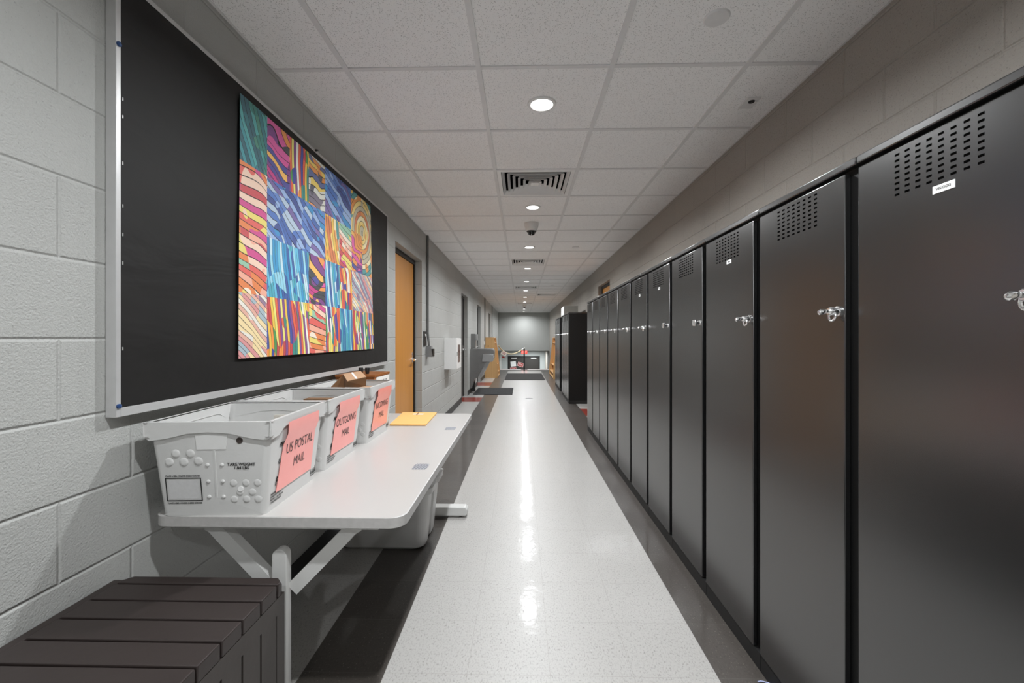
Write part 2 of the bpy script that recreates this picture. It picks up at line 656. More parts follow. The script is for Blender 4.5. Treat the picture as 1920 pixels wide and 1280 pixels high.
# ------------------------------------------------------------------ floor
mb = MB()
xs = [WL - TH, -0.81, VX0, VX0 + 4 * VS, VX0 + 5 * VS, WR + TH]
red_l = [(8.42, 9.03), (11.25, 12.1), (5.2, 5.8)]
red_r = [(6.95, 7.62), (10.4, 11.0)]


def strip(x0, x1, reds):
    y = Y0
    for a, b in sorted(reds):
        mb.mi = 0
        mb.quad((x0, y, 0), (x1, y, 0), (x1, a, 0), (x0, a, 0))
        mb.mi = 2
        mb.quad((x0, a, 0), (x1, a, 0), (x1, b, 0), (x0, b, 0))
        y = b
    mb.mi = 0
    mb.quad((x0, y, 0), (x1, y, 0), (x1, FEND - 1.0, 0), (x0, FEND - 1.0, 0))


strip(xs[0], xs[1], red_l)
strip(xs[4], xs[5], red_r)
YB = FEND - 1.0
mb.mi = 1
mb.quad((xs[1], Y0, 0), (xs[2], Y0, 0), (xs[2], YB, 0), (xs[1], YB, 0))
mb.quad((xs[3], Y0, 0), (xs[4], Y0, 0), (xs[4], YB, 0), (xs[3], YB, 0))
mb.mi = 0
mb.quad((xs[2], Y0, 0), (xs[3], Y0, 0), (xs[3], YB, 0), (xs[2], YB, 0))
mb.mi = 1
mb.quad((xs[0], YB, 0), (xs[5], YB, 0), (xs[5], FEND - 0.3, 0), (xs[0], FEND - 0.3, 0))
mb.mi = 3
mb.box(WL, WR, FEND - 0.3, FEND, -0.06, 0)
mb.mi = 4
# stairs down
nst, rise, run = 12, 2.0 / 12, 0.27
for i in range(1, nst):
    mb.box(WL, WR, FEND + (i - 1) * run, FEND + i * run, -rise * i - 0.17, -rise * i)
mb.box(WL, WR, FEND + (nst - 1) * run, YEND + 0.2, -2.1, -2.0)
mb.box(WL, WR, FEND - 0.02, FEND, -0.4, -0.061)
struct(mb.build('floor', [M['white_t'], M['black_t'], M['red_t'], M['nose'], M['stair']], smooth=False), 'waxed vinyl tile floor with a white centre band and black stripes', 'floor')


# baseboards
def baseboard(name, xa, xb, doors, label):
    mb = MB()
    y = Y0
    for a, b, h in doors:
        mb.box(xa, xb, y, a, 0, 0.10)
        y = b
    mb.box(xa, xb, y, FEND, 0, 0.10)
    struct(mb.build(name, M['rubber'], smooth=False), label, 'baseboard')


baseboard('baseboard_left', WL, WL + 0.008, DOORS_L, 'black rubber baseboard along the left wall')
baseboard('baseboard_right', WR - 0.008, WR, DOORS_R, 'black rubber baseboard along the right wall')

# ------------------------------------------------------------------ ceiling
LX = TX0 + TS / 2
rowY = lambda k: TY0 + TS * k           # start of row k
DIFF = [(2, 0), (8, 0), (14, 0), (22, 0), (17, 1)]     # (row, column) holding an air diffuser
mb = MB()
cxs = [WL] + [TX0 + TS * i for i in (-1, 0, 1, 2)] + [WR]
k0 = int(math.floor((Y0 - TY0) / TS))
k1 = int(math.ceil((Y1 - TY0) / TS))
for k in range(k0, k1):
    for c in range(len(cxs) - 1):
        if (k, c - 2) in DIFF:
            continue
        a, b = max(Y0, rowY(k)), min(Y1, rowY(k + 1))
        mb.quad((cxs[c], a, ZC), (cxs[c], b, ZC), (cxs[c + 1], b, ZC), (cxs[c + 1], a, ZC))
ceiling = struct(mb.build('ceiling', M['ceil'], smooth=False), 'suspended ceiling of speckled square acoustic tiles', 'ceiling')
mb = MB()
for i in (-1, 0, 1, 2):
    x = TX0 + TS * i
    mb.box(x - 0.012, x + 0.012, Y0, Y1, ZC - 0.006, ZC + 0.03)
for k in range(k0 + 1, k1):
    y = rowY(k)
    for c in range(len(cxs) - 1):
        mb.box(cxs[c] + 0.012, cxs[c + 1] - 0.012, y - 0.011, y + 0.011, ZC - 0.005, ZC + 0.02)
mb.box(WL, WL + 0.010, Y0, Y1, ZC - 0.003, ZC - 0.0005)
mb.box(WR - 0.010, WR, Y0, Y1, ZC - 0.003, ZC - 0.0005)
mb.box(WL, WR, Y1 - 0.022, Y1, ZC - 0.007, ZC - 0.001)
g = mb.build('ceiling_grid', M['grid'], ceiling, smooth=False)

# ------------------------------------------------------------------ downlights
LIGHTP = 29.0
ords = ['first', 'second', 'third', 'fourth', 'fifth', 'sixth', 'seventh', 'eighth', 'ninth', 'tenth', 'eleventh', 'twelfth', 'thirteenth']


def make_downlight():
    t = thing('recessed_downlight', '', 'ceiling light', (LX, 0, ZC), 'recessed downlights along the centre of the ceiling')
    MB().lathe([(0.056, -0.003), (0.060, -0.0085), (0.074, -0.0075), (0.077, -0.001), (0.077, 0.001)], n=40).build('trim_ring', M['enamel'], t)
    MB().lathe([(0.0005, -0.0045), (0.03, -0.0045), (0.0575, -0.0030)], n=40).build('lens', M['lens'], t)
    ld = bpy.data.lights.new('lamp', 'AREA')
    ld.shape = 'DISK'
    ld.size = 0.075
    ld.energy = LIGHTP
    ld.color = (0.975, 1.0, 1.02)
    ld.spread = R(160)
    lo = bpy.data.objects.new('lamp', ld)
    COL.objects.link(lo)
    lo.parent = t
    lo.location = (0, 0, -0.012)
    return t


dl0 = make_downlight()
dl_lab = ['bright recessed ceiling light nearest the camera, before the square air grille',
          'recessed ceiling light between the nearest air grille and the dome camera',
          'recessed ceiling light just beyond the near dome camera']
first = True
for k in range(-3, 11):
    y = rowY(3 * k) + TS / 2 + 0.015
    if k < 0:
        lab = 'recessed round ceiling light overhead behind the viewpoint'
    elif k < 3:
        lab = dl_lab[k]
    else:
        lab = f'{ords[k]} recessed ceiling light counting from the camera along the centre row'
    if first:
        dl0.location = (LX, y, ZC)
        dl0['label'] = lab
        first = False
    else:
        dup(dl0, (LX, y, ZC), lab)


# ------------------------------------------------------------------ air diffusers
def make_diffuser():
    t = thing('air_diffuser', '', 'air vent', (0, 0, ZC), 'square air grilles in the ceiling')
    h = TS / 2 - 0.013
    mb = MB()
    a = 0.262

    def ring(mb, r0, z0, r1, z1, th=0.0015):
        A = [(-r0, -r0, z0), (r0, -r0, z0), (r0, r0, z0), (-r0, r0, z0)]
        B = [(-r1, -r1, z1), (r1, -r1, z1), (r1, r1, z1), (-r1, r1, z1)]
        mb.loft([A, B], capb=False)
        A2 = [(x, y, z + 0.003) for x, y, z in A]
        B2 = [(x, y, z + 0.003) for x, y, z in B]
        mb.loft([A2, B2], capb=False)
        mb.loft([A, A2], capb=False)
    mb.box(-h, h, -h, -a, -0.004, 0.0)
    mb.box(-h, h, a, h, -0.004, 0.0)
    mb.box(-h, -a, -a, a, -0.004, 0.0)
    mb.box(a, h, -a, a, -0.004, 0.0)
    mb.build('outer_frame', M['diff'], t, smooth=False)
    mb = MB()
    for i in range(6):
        r = 0.258 - i * 0.041
        ring(mb, r, -0.005, r - 0.020, 0.024)
    mb.box(-0.030, 0.030, -0.030, 0.030, -0.004, 0.0)
    mb.build('louvre', M['diff'], t, smooth=False)
    mb = MB()
    mb.loft([[(-a, -a, 0), (a, -a, 0), (a, a, 0), (-a, a, 0)], [(-a, -a, 0.12), (a, -a, 0.12), (a, a, 0.12), (-a, a, 0.12)]], capb=False, capt=True)
    mb.build('duct_box', M['void'], t, smooth=False)
    return t


dlab = ['square louvred air grille in the ceiling nearest the camera', 'second air grille from the camera, past the dome camera',
        'third air grille from the camera in the centre ceiling row', 'farthest air grille in the centre row, beside the far dome camera',
        'air grille off-centre to the right in the far ceiling']
df0 = None
for (k, c), lab in zip(DIFF, dlab):
    loc = (TX0 + TS * (c + 0.5), rowY(k) + TS / 2, ZC)
    if df0 is None:
        df0 = make_diffuser()
        df0.location = loc
        df0['label'] = lab
    else:
        dup(df0, loc, lab)


# ------------------------------------------------------------------ dome cameras
def make_dome():
    t = thing('dome_camera', 'white security dome camera hanging from the near part of the ceiling', 'security camera', (LX, 4.74, ZC), 'ceiling dome cameras')
    MB().lathe([(0.072, 0), (0.078, -0.003), (0.077, -0.022), (0.066, -0.062), (0.055, -0.086), (0.040, -0.088)], n=40, capb=True, capt=True).build('housing', M['enamel'], t)
    MB().lathe([(0.053, -0.082), (0.053, -0.092), (0.045, -0.096), (0.01, -0.096)], n=32, capb=True, capt=True).build('bezel', M['blackpl'], t)
    for sx in (-0.013, 0.013):
        mb = MB()
        mb.tube([(sx, 0, -0.09), (sx, -0.003, -0.118), (sx, -0.006, -0.126)], [0.0105, 0.0105, 0.006], 12)
        mb.build('lens_module', M['blackpl'], t)
    prof = [(0.044 * math.cos(a), -0.094 - 0.040 * math.sin(a)) for a in [i * PI / 2 / 8 for i in range(8)]] + [(0.001, -0.134)]
    MB().lathe(prof, n=32).build('clear_dome', M['clear'], t)
    return t


dm = make_dome()
dup(dm, (LX, 16.35, ZC), 'small far dome camera on the ceiling near the end wall')


# ------------------------------------------------------------------ ceiling discs and sensor
def disc(loc, lab):
    d = MB().lathe([(0.001, -0.007), (0.044, -0.0065), (0.048, -0.003), (0.049, 0)], n=40).build('ceiling_disc', M['grid'])
    d.location = loc
    tag(d, lab, 'sprinkler cover', 'flat round covers on the ceiling tiles')
    return d


d0 = disc((0.755, 1.71, ZC), 'flat round grey cover plate on the ceiling tile nearest the camera')
for (x, y), lab in zip([(0.74, 6.0), (0.72, 10.3), (0.72, 14.2)],
                       ['second round ceiling cover plate, in the mid hallway right of the third light', 'third round ceiling cover plate from the camera', 'farthest round ceiling cover plate, near the end wall']):
    d = d0.copy()
    COL.objects.link(d)
    d.location = (x, y, ZC)
    d['label'] = lab

t = thing('ceiling_sensor', 'small square plate with a dark round sensor eye on the ceiling by the right wall', 'sensor', (1.20, 2.33, ZC))
MB().box(-0.034, 0.034, -0.055, 0.055, -0.006, 0, 0.002).build('plate', M['grid'], t)
MB().lathe([(0.016, -0.006), (0.015, -0.010), (0.001, -0.011)], (0, -0.02, 0), n=20).build('sensor_eye', M['ink'], t)
MB().box(0.014, 0.026, -0.028, -0.012, -0.011, -0.006, 0.001).build('indicator', M['paper'], t)


# ------------------------------------------------------------------ doors
def wood_door(name, y0, y1, top, side, leaf_mat, label, handle=True, depth=0.075):
    """side -1: left wall; the leaf stands back in the reveal"""
    xw = WL if side < 0 else WR
    d = sempty(name, (xw, (y0 + y1) / 2, 0), label, 'door')
    o = d.location
    s = side
    xf = xw + s * depth

    def bx(mb, xa, xb, *r, **k):
        mb.box(min(xa, xb), max(xa, xb), *r, **k)
    mb = MB(o)
    bx(mb, xf, xf + s * 0.06, y0 + 0.001, y0 + 0.045, 0, top - 0.001)
    bx(mb, xf, xf + s * 0.06, y1 - 0.045, y1 - 0.001, 0, top - 0.001)
    bx(mb, xf, xf + s * 0.06, y0 + 0.045, y1 - 0.045, top - 0.05, top - 0.001)
    mb.build('door_frame', M['frame_dk'], d, smooth=False)
    mb = MB(o)
    bx(mb, xf + s * 0.012, xf + s * 0.052, y0 + 0.048, y1 - 0.048, 0.008, top - 0.053)
    leaf = mb.build('door_leaf', leaf_mat, d, smooth=False)
    if handle:
        yh = y1 - 0.12
        mb = MB(o)
        xo = xf + s * 0.012
        mb.lathe([(0.034, 0), (0.034, -s * 0.010), (0.020, -s * 0.014)], (xo, yh, 0.99), 24, 0, True, True)
        mb.tube([(xo, yh, 0.99), (xo - s * 0.055, yh, 0.99)], 0.011, 12)
        mb.tube([(xo - s * 0.055, yh + 0.01, 0.99), (xo - s * 0.056, yh - 0.05, 0.99), (xo - s * 0.052, yh - 0.10, 0.985)], 0.010, 12)
        mb.lathe([(0.022, 0), (0.022, -s * 0.008), (0.018, -s * 0.010)], (xo, yh, 1.05), 24, 0, True, True)
        mb.build('door_handle', M['chrome'], leaf)
    return d


wood_door('door_1', 3.96, 5.02, 2.12, -1, M['maple'], 'orange maple door in the left wall just past the table')
wood_door('door_2', 8.33, 9.29, 2.10, -1, M['brown_door'], 'dark doorway in the left wall beside the white wall cabinet')
wood_door('door_3', 11.33, 12.25, 2.10, -1, M['brown_door'], 'dark doorway in the left wall behind the drinking fountain')
wood_door('door_4', 15.2, 16.2, 2.10, -1, M['brown_door'], 'farthest doorway in the left wall, behind the wooden rack')
wood_door('door_5', 6.78, 7.80, 2.14, 1, M['maple'], 'maple door in the right wall, only its top showing above the lockers', depth=0.06)

# ------------------------------------------------------------------ lockers
LW, XF, LZ = 0.472, 0.88, 1.712
lk_y0 = 0.696


def make_locker():
    t = thing('locker', '', 'locker', (0, 0, 0), 'tall black metal lockers')
    b = MB()
    b.box(XF + 0.018, WR - 0.006, 0.001, LW - 0.001, 0.062, 1.690)
    b.build('body', M['locker_side'], t, smooth=False)
    MB().box(XF + 0.004, WR - 0.01, 0.0015, LW - 0.0015, 0.0, 0.062).build('plinth', M['locker_gap'], t, smooth=False)
    MB().box(XF - 0.002, WR - 0.006, 0.001, LW - 0.001, 1.690, LZ, 0.004).build('top_cap', M['locker'], t)
    d = MB()
    d.box(XF, XF + 0.0165, 0.042, LW - 0.004, 0.066, 1.680, 0.003)
    door = d.build('door', M['locker'], t)
    v = MB()
    for i in range(8):
        for j in range(8):
            y = 0.255 + (i - 3.5) * 0.0268
            z = 1.617 + (j - 3.5) * 0.0133
            v.box(XF - 0.0006, XF + 0.001, y - 0.0058, y + 0.0058, z - 0.0024, z + 0.0024)
    v.build('vent_slots', M['void'], door, smooth=False)
    return t, door


def handle_turn():
    h = MB()
    y, z = 0.066, 1.308
    h.lathe([(0.014, 0), (0.014, -0.004), (0.011, -0.005), (0.011, -0.026), (0.009, -0.029)], (XF, y, z), 20, 0, True, True)
    h.lathe([(0.006, -0.028), (0.006, -0.036)], (XF, y, z), 12, 0, True, True)
    # thumb wing and small hanging hasp loop
    h.tube([(XF - 0.034, y, z + 0.003), (XF - 0.040, y, z), (XF - 0.047, y, z - 0.002), (XF - 0.054, y, z - 0.004), (XF - 0.057, y, z - 0.005)], [0.003, 0.007, 0.0085, 0.006, 0.001], 14)
    pts = [(XF - 0.018 + 0.0, y + 0.013 * math.cos(a), z - 0.013 + 0.013 * math.sin(a)) for a in [i * 2 * PI / 14 for i in range(15)]]
    h.tube(pts, 0.0032, 8)
    return h


def handle_square():
    h = MB()
    y, z = 0.066, 1.308
    h.lathe([(0.014, 0), (0.013, -0.004), (0.010, -0.005), (0.010, -0.024)], (XF, y, z), 20, 0, True, True)
    h.box(XF - 0.032, XF - 0.022, y - 0.016, y + 0.016, z - 0.016, z + 0.016, 0.003)
    h.box(XF - 0.036, XF - 0.032, y - 0.007, y + 0.007, z - 0.002, z + 0.002)
    return h


lk_labels = {
    0: 'tall black locker nearest the camera with a white strip reading VIN DOG',
    1: 'second black locker from the camera, with vent slots and no name strip',
    2: 'third black locker from the camera, with a small white name strip',
    3: 'fourth black locker from the camera, with a square chrome latch and no strip',
    4: 'fifth black locker from the camera, with a square latch and a small white strip',
    5: 'sixth black locker from the camera, with a tiny white name strip',
    6: 'seventh black locker from the camera in the long row',
    7: 'eighth black locker from the camera in the long row',
    8: 'ninth black locker from the camera in the long row',
    9: 'second to last black locker at the far end of the long row',
    10: 'last black locker at the far end of the long near row'}
proto, pdoor = make_locker()
ht = handle_turn().build('handle', M['chrome'], pdoor)
hs_mesh = None
lockers = []
for k in range(11):
    y = lk_y0 + LW * k
    if k == 0:
        proto.location = (0, y, 0)
        proto['label'] = lk_labels[0]
        lockers.append(proto)
    else:
        lockers.append(dup(proto, (0, y, 0), lk_labels[k]))
for k in (3, 4):
    for ch in lockers[k].children:
        for g in ch.children:
            if g.name.startswith('handle'):
                if hs_mesh is None:
                    tmp = handle_square().build('handle_tmp', M['chrome'])
                    hs_mesh = tmp.data
                    bpy.data.objects.remove(tmp)
                g.data = hs_mesh
hs_mesh.name = 'square_handle'
for k, (yc, zc, ww, hh, txt) in {0: (0.235, 1.549, 0.048, 0.0165, 'VIN DOG'), 2: (0.235, 1.557, 0.040, 0.016, '----'),
                                 4: (0.235, 1.55, 0.040, 0.016, '----'), 5: (0.225, 1.55, 0.036, 0.018, '----')}.items():
    door = [c for c in lockers[k].children if c.name.startswith('door')][0]
    s = MB().box(XF - 0.0012, XF, yc - ww / 2, yc + ww / 2, zc - hh / 2, zc + hh / 2).build('name_strip', M['paper'], door, smooth=False)
    s['label'] = 'white printed name strip'
    # lettering
    lt = MB()
    if txt == 'VIN DOG':
        lt.text(txt, 0.0078, (XF - 0.0013, yc, zc), (0, -1, 0), (0, 0, 1), bold=0.0001)
        lt.build('lettering', M['ink'], lockers[k], smooth=False)
    else:
        for q in range(5):
            lt.box(XF - 0.0016, XF - 0.0011, yc - 0.010 + q * 0.0042, yc - 0.0075 + q * 0.0042, zc - 0.0022, zc + 0.0022)
        lt.build('lettering', M['ink'], lockers[k], smooth=False)

far_lab = ['nearest locker of the far bank, its bare black side facing the camera', 'second locker of the far black bank', 'third locker of the far black bank, before the dark gap',
           'first locker beyond the dark gap in the far bank', 'second locker beyond the dark gap in the far bank', 'farthest black locker on the right, beside the wooden rack']
for i, y in enumerate([8.20, 8.672, 9.144, 10.10, 10.572, 11.044]):
    L = dup(proto, (0, y, 0), far_lab[i])
    for ch in list(L.children):
        if ch.name.startswith('lettering'):
            bpy.data.objects.remove(ch)
            continue
        for g in list(ch.children):
            if g.name.startswith('name_strip'):
                bpy.data.objects.remove(g)
for k in range(1, 11):
    pass

# carton on top of the far lockers
t = thing('storage_carton', 'taupe carton with a white printed end on top of the far lockers', 'box', (1.05, 9.32, LZ))
o = t.location
MB(o).box(0.905, 1.20, 9.34, 10.02, LZ, LZ + 0.20, 0.003).build('carton_body', M['box_taupe'], t)
mb = MB(o)
mb.box(0.9025, 0.905, 9.36, 10.0, LZ + 0.004, LZ + 0.195)
pl = mb.build('printed_panel', M['paper'], t, smooth=False)
mb = MB(o)
for r in range(7):
    for q in range(5):
        a = 9.40 + q * 0.115
        mb.box(0.9018, 0.9026, a, a + random.uniform(0.04, 0.09), LZ + 0.025 + r * 0.023, LZ + 0.033 + r * 0.023)
mb.build('small_print', M['greybox'], pl, smooth=False)

# ------------------------------------------------------------------ bulletin board
BX = WL + 0.028
by0, by1, bz0, bz1 = 1.182, 3.64, 1.014, 2.256
t = thing('bulletin_board', 'large wall board covered in black paper with a silver metal frame', 'notice board', (WL, (by0 + by1) / 2, bz0))
o = t.location
f = MB(o)
fw = 0.016
f.box(WL + 0.001, BX + 0.003, by0, by0 + fw, bz0, bz1, 0.0015)
f.box(WL + 0.001, BX + 0.003, by1 - fw, by1, bz0, bz1, 0.0015)
f.box(WL + 0.001, BX + 0.003, by0 + fw, by1 - fw, bz0, bz0 + 0.026, 0.0015)
f.box(WL + 0.001, BX + 0.003, by0 + fw, by1 - fw, bz1 - fw, bz1, 0.0015)
fr = f.build('frame', M['alu'], t)
for z in (2.05, 1.045):
    MB(o).lathe([(0.007, 0), (0.007, 0.004), (0.003, 0.006)], (BX + 0.003, by0 + 0.008, z), 16, 0, True, True).build('screw', M['blue'], fr)
# wrinkled black paper
mb = MB(o)
ny, nz = 60, 34
grid = []
for i in range(ny + 1):
    for j in range(nz + 1):
        u, v = i / ny, j / nz
        y = by0 + fw - 0.002 + u * (by1 - by0 - 2 * fw + 0.004)
        z = bz0 + 0.022 + v * (bz1 - bz0 - fw - 0.020)
        amp = 0.0020 * math.sin(9 * u + 5 * v + 1.3 * math.sin(7 * v)) + 0.0012 * math.sin(23 * u - 14 * v)
        edge = min(u, 1 - u, v, 1 - v)
        x = BX + 0.0025 + max(0, 0.004 + amp) * min(1, edge * 8)
        grid.append(mb.bm.verts.new((x, y, z)))
for i in range(ny):
    for j in range(nz):
        a = i * (nz + 1) + j
        mb.bm.faces.new([grid[a], grid[a + 1], grid[a + nz + 2], grid[a + nz + 1]])
mb.build('black_paper', M['black_paper'], t, angle=180)
for z in (1.9, 1.85, 1.72, 1.6, 1.52, 1.44, 1.2):
    MB(o).box(BX + 0.003, BX + 0.0045, by0 + fw + 0.003, by0 + fw + 0.005, z, z + 0.009).build('staple', M['alu'], t, smooth=False)

# poster: patchwork of hand coloured sheets (plain abstract bands)
C = lambda *a: srgb(a)
teal = [C(20, 120, 130), C(40, 150, 160), C(10, 95, 110), C(70, 170, 170), C(24, 130, 120), C(60, 140, 120)]
warm = [C(230, 90, 80), C(246, 176, 150), C(240, 220, 110), C(205, 60, 70), C(214, 60, 140), C(250, 214, 190), C(235, 130, 60), C(150, 200, 170), C(250, 235, 215)]
blue = [C(40, 90, 170), C(90, 130, 200), C(150, 180, 225), C(60, 110, 190), C(30, 60, 140), C(180, 200, 220), C(110, 90, 160), C(20, 140, 200)]
azure = [C(20, 150, 205), C(90, 190, 225), C(10, 110, 180), C(150, 215, 235), C(60, 170, 190), C(20, 80, 160), C(200, 230, 240)]
mag = [C(200, 30, 130), C(225, 80, 160), C(120, 40, 130), C(240, 150, 60), C(40, 40, 50), C(250, 190, 90), C(60, 60, 150)]
multi = [C(235, 90, 50), C(245, 200, 60), C(60, 150, 70), C(40, 60, 160), C(250, 150, 50), C(205, 50, 60), C(30, 140, 130), C(240, 230, 120), C(130, 60, 140), C(245, 245, 235)]
grey = [C(120, 110, 130), C(190, 190, 185), C(80, 80, 95), C(235, 150, 70), C(225, 225, 215), C(90, 100, 150), C(240, 210, 100)]
gold = [C(240, 195, 70), C(250, 220, 130), C(235, 150, 60), C(200, 190, 160), C(250, 235, 190), C(60, 150, 150), C(220, 120, 60)]
pale = [C(240, 235, 225), C(225, 150, 150), C(200, 215, 210), C(250, 225, 170), C(170, 190, 200), C(235, 180, 160), C(150, 120, 150)]
py0, py1, pz0, pz1 = 1.70, 3.19, 1.153, 2.20
art = [art_mat('art_teal', teal, 0.5, 41, 3.5, 2.2), art_mat('art_warm', warm, 1.25, 35, 7, 2.0),
       art_mat('art_blue', blue, 1.2, 34, 8, 2.6), art_mat('art_azure', azure, 0.15, 48, 4, 2.5),
       art_mat('art_magenta', mag, 1.2, 36, 8, 3.0), art_mat('art_multi', multi, 0.1, 50, 5, 2.6),
       art_mat('art_grey', grey, 1.5, 38, 7, 2.6), art_mat('art_gold', gold, 1.0, 31, 0.8, 2.4, (3.02, 1.96)),
       art_mat('art_pale', pale, 0.9, 50, 8, 3.2)]
layout = [[0, 4, 5, 6, 2, 2, 7, 7], [1, 2, 2, 2, 7, 1, 4, 7], [1, 3, 3, 4, 3, 5, 8, 8], [8, 5, 5, 1, 5, 3, 5, 5]]
mb = MB((BX, (py0 + py1) / 2, pz0))
NU, NV = 8 * 4, 4 * 5
vv = {}
for i in range(NU + 1):
    for j in range(NV + 1):
        u, v = i / NU, j / NV
        x = BX + 0.0125 + 0.0012 * math.sin(8 * u + 3 * v) + 0.0008 * math.sin(25 * u) + (0.004 * (1 - v) ** 4)
        vv[i, j] = mb.bm.verts.new((x, py0 + u * (py1 - py0) - 0.015 * (1 - v) * (1 - u) + 0.06 * (1 - v) * u * u, pz0 + v * (pz1 - pz0)))
for i in range(NU):
    for j in range(NV):
        fc = mb.bm.faces.new([vv[i, j], vv[i + 1, j], vv[i + 1, j + 1], vv[i, j + 1]])
        fc.material_index = layout[3 - j // 5][i // 4]
ob = mb.build('poster', art, angle=180)
ob.location = (BX, (py0 + py1) / 2, pz0)
tag(ob, 'large multicoloured patchwork poster of hand coloured sheets pinned on the black board', 'poster')
pin = MB().lathe([(0.006, 0), (0.006, 0.006), (0.003, 0.010), (0.005, 0.014)], (0, 0, 0), 14, 0, True, True).build('push_pin', M['blackpl'])
pin.location = (BX + 0.003, 2.35, bz1 - 0.004)
tag(pin, 'small dark push pin on the top edge of the board frame', 'pin')

# ------------------------------------------------------------------ folding table
TZ = 0.705
tx0, tx1, ty0, ty1 = -1.105, -0.348, 1.28, 3.05
t = thing('folding_table', 'white laminate table with pale grey legs carrying the mail tubs', 'table', ((tx0 + tx1) / 2, (ty0 + ty1) / 2, 0))
o = t.location


def rrect(x0, x1, y0, y1, r, n=6):
    pts = []
    for cx, cy, a0 in ((x1 - r, y1 - r, 0), (x0 + r, y1 - r, PI / 2), (x0 + r, y0 + r, PI), (x1 - r, y0 + r, 1.5 * PI)):
        for i in range(n + 1):
            a = a0 + i * PI / 2 / n
            pts.append((cx + r * math.cos(a), cy + r * math.sin(a)))
    return pts


MB(o).prism(rrect(tx0 + 0.001, tx1 - 0.001, ty0 + 0.001, ty1 - 0.001, 0.045), 2, TZ - 0.030, TZ).build('tabletop', M['lam'], t)
mb = MB(o)
out = rrect(tx0 - 0.002, tx1 + 0.002, ty0 - 0.002, ty1 + 0.002, 0.047)
inn = rrect(tx0 + 0.0012, tx1 - 0.0012, ty0 + 0.0012, ty1 - 0.0012, 0.045)
mb.loft([[(*p, TZ - 0.031) for p in inn], [(*p, TZ - 0.031) for p in out], [(*p, TZ - 0.0015) for p in out], [(*p, TZ) for p in inn]], capb=False)
mb.build('edge_band', M['lam_edge'], t)
LXC = (tx0 + tx1) / 2 - 0.015


def leg_frame(y, sgn):
    mb = MB(o)
    zt = TZ - 0.030
    mb.box(LXC - 0.29, LXC + 0.30, y - 0.018, y + 0.018, zt - 0.032, zt - 0.0005, 0.002)
    for s in (-1, 1):
        # curved flat arm from bracket down to the post
        path = [(LXC + s * 0.235, zt - 0.018), (LXC + s * 0.215, zt - 0.030), (LXC + s * 0.195, zt - 0.052), (LXC + s * 0.03, 0.455)]
        hw = 0.021
        L, Rr = [], []
        for i, p in enumerate(path):
            q0, q1 = path[max(i - 1, 0)], path[min(i + 1, len(path) - 1)]
            dx, dz = q1[0] - q0[0], q1[1] - q0[1]
            n = math.hypot(dx, dz)
            L.append((p[0] - dz / n * hw, p[1] + dx / n * hw))
            Rr.append((p[0] + dz / n * hw, p[1] - dx / n * hw))
        L = [(x, min(z, zt - 0.001)) for x, z in L]
        Rr = [(x, min(z, zt - 0.001)) for x, z in Rr]
        mb.prism(L + Rr[::-1], 1, y - 0.0165, y + 0.0165)
    # bent gusset
    leg = mb.build('leg', M['leg'], t, angle=30)
    # post with rounded cap
    yy = y - sgn * 0.028
    pts = [(LXC - 0.0225, 0.05)] + [(LXC + 0.0225 * math.cos(a), 0.565 + 0.0225 * math.sin(a)) for a in [PI - i * PI / 12 for i in range(13)]] + [(LXC + 0.0225, 0.05)]
    MB(o).prism(pts, 1, yy - 0.006, yy + 0.024, 0.002).build('post', M['leg'], leg)
    fb = MB(o)
    fx1 = -0.372
    prof = [(tx0 + 0.03, 0.014), (fx1 - 0.015, 0.014), (fx1, 0.026), (fx1, 0.058), (fx1 - 0.016, 0.073), (tx0 + 0.03, 0.073)]
    fb.prism(prof, 1, yy - 0.026, yy + 0.046, 0.005)
    ft = fb.build('foot', M['leg'], leg)
    for gx in (fx1 - 0.05, tx0 + 0.07):
        MB(o).lathe([(0.012, 0.0), (0.012, 0.014)], (gx, yy + 0.01, 0), 14, 2, True, True).build('glide', M['rubber'], leg)


leg_frame(1.355, 1)
leg_frame(2.985, -1)
for gx, gy in ((-0.415, 1.79), (-0.415, 2.545)):
    gm = MB(o).prism(rrect(gx - 0.030, gx + 0.030, gy - 0.040, gy + 0.040, 0.012), 2, TZ - 0.002, TZ + 0.0003)
    gr = gm.build('cable_grommet', M['grommet'], t)
    gr['label'] = 'patterned metal cable grommet'

# ------------------------------------------------------------------ mail tubs
TH_ = 0.28


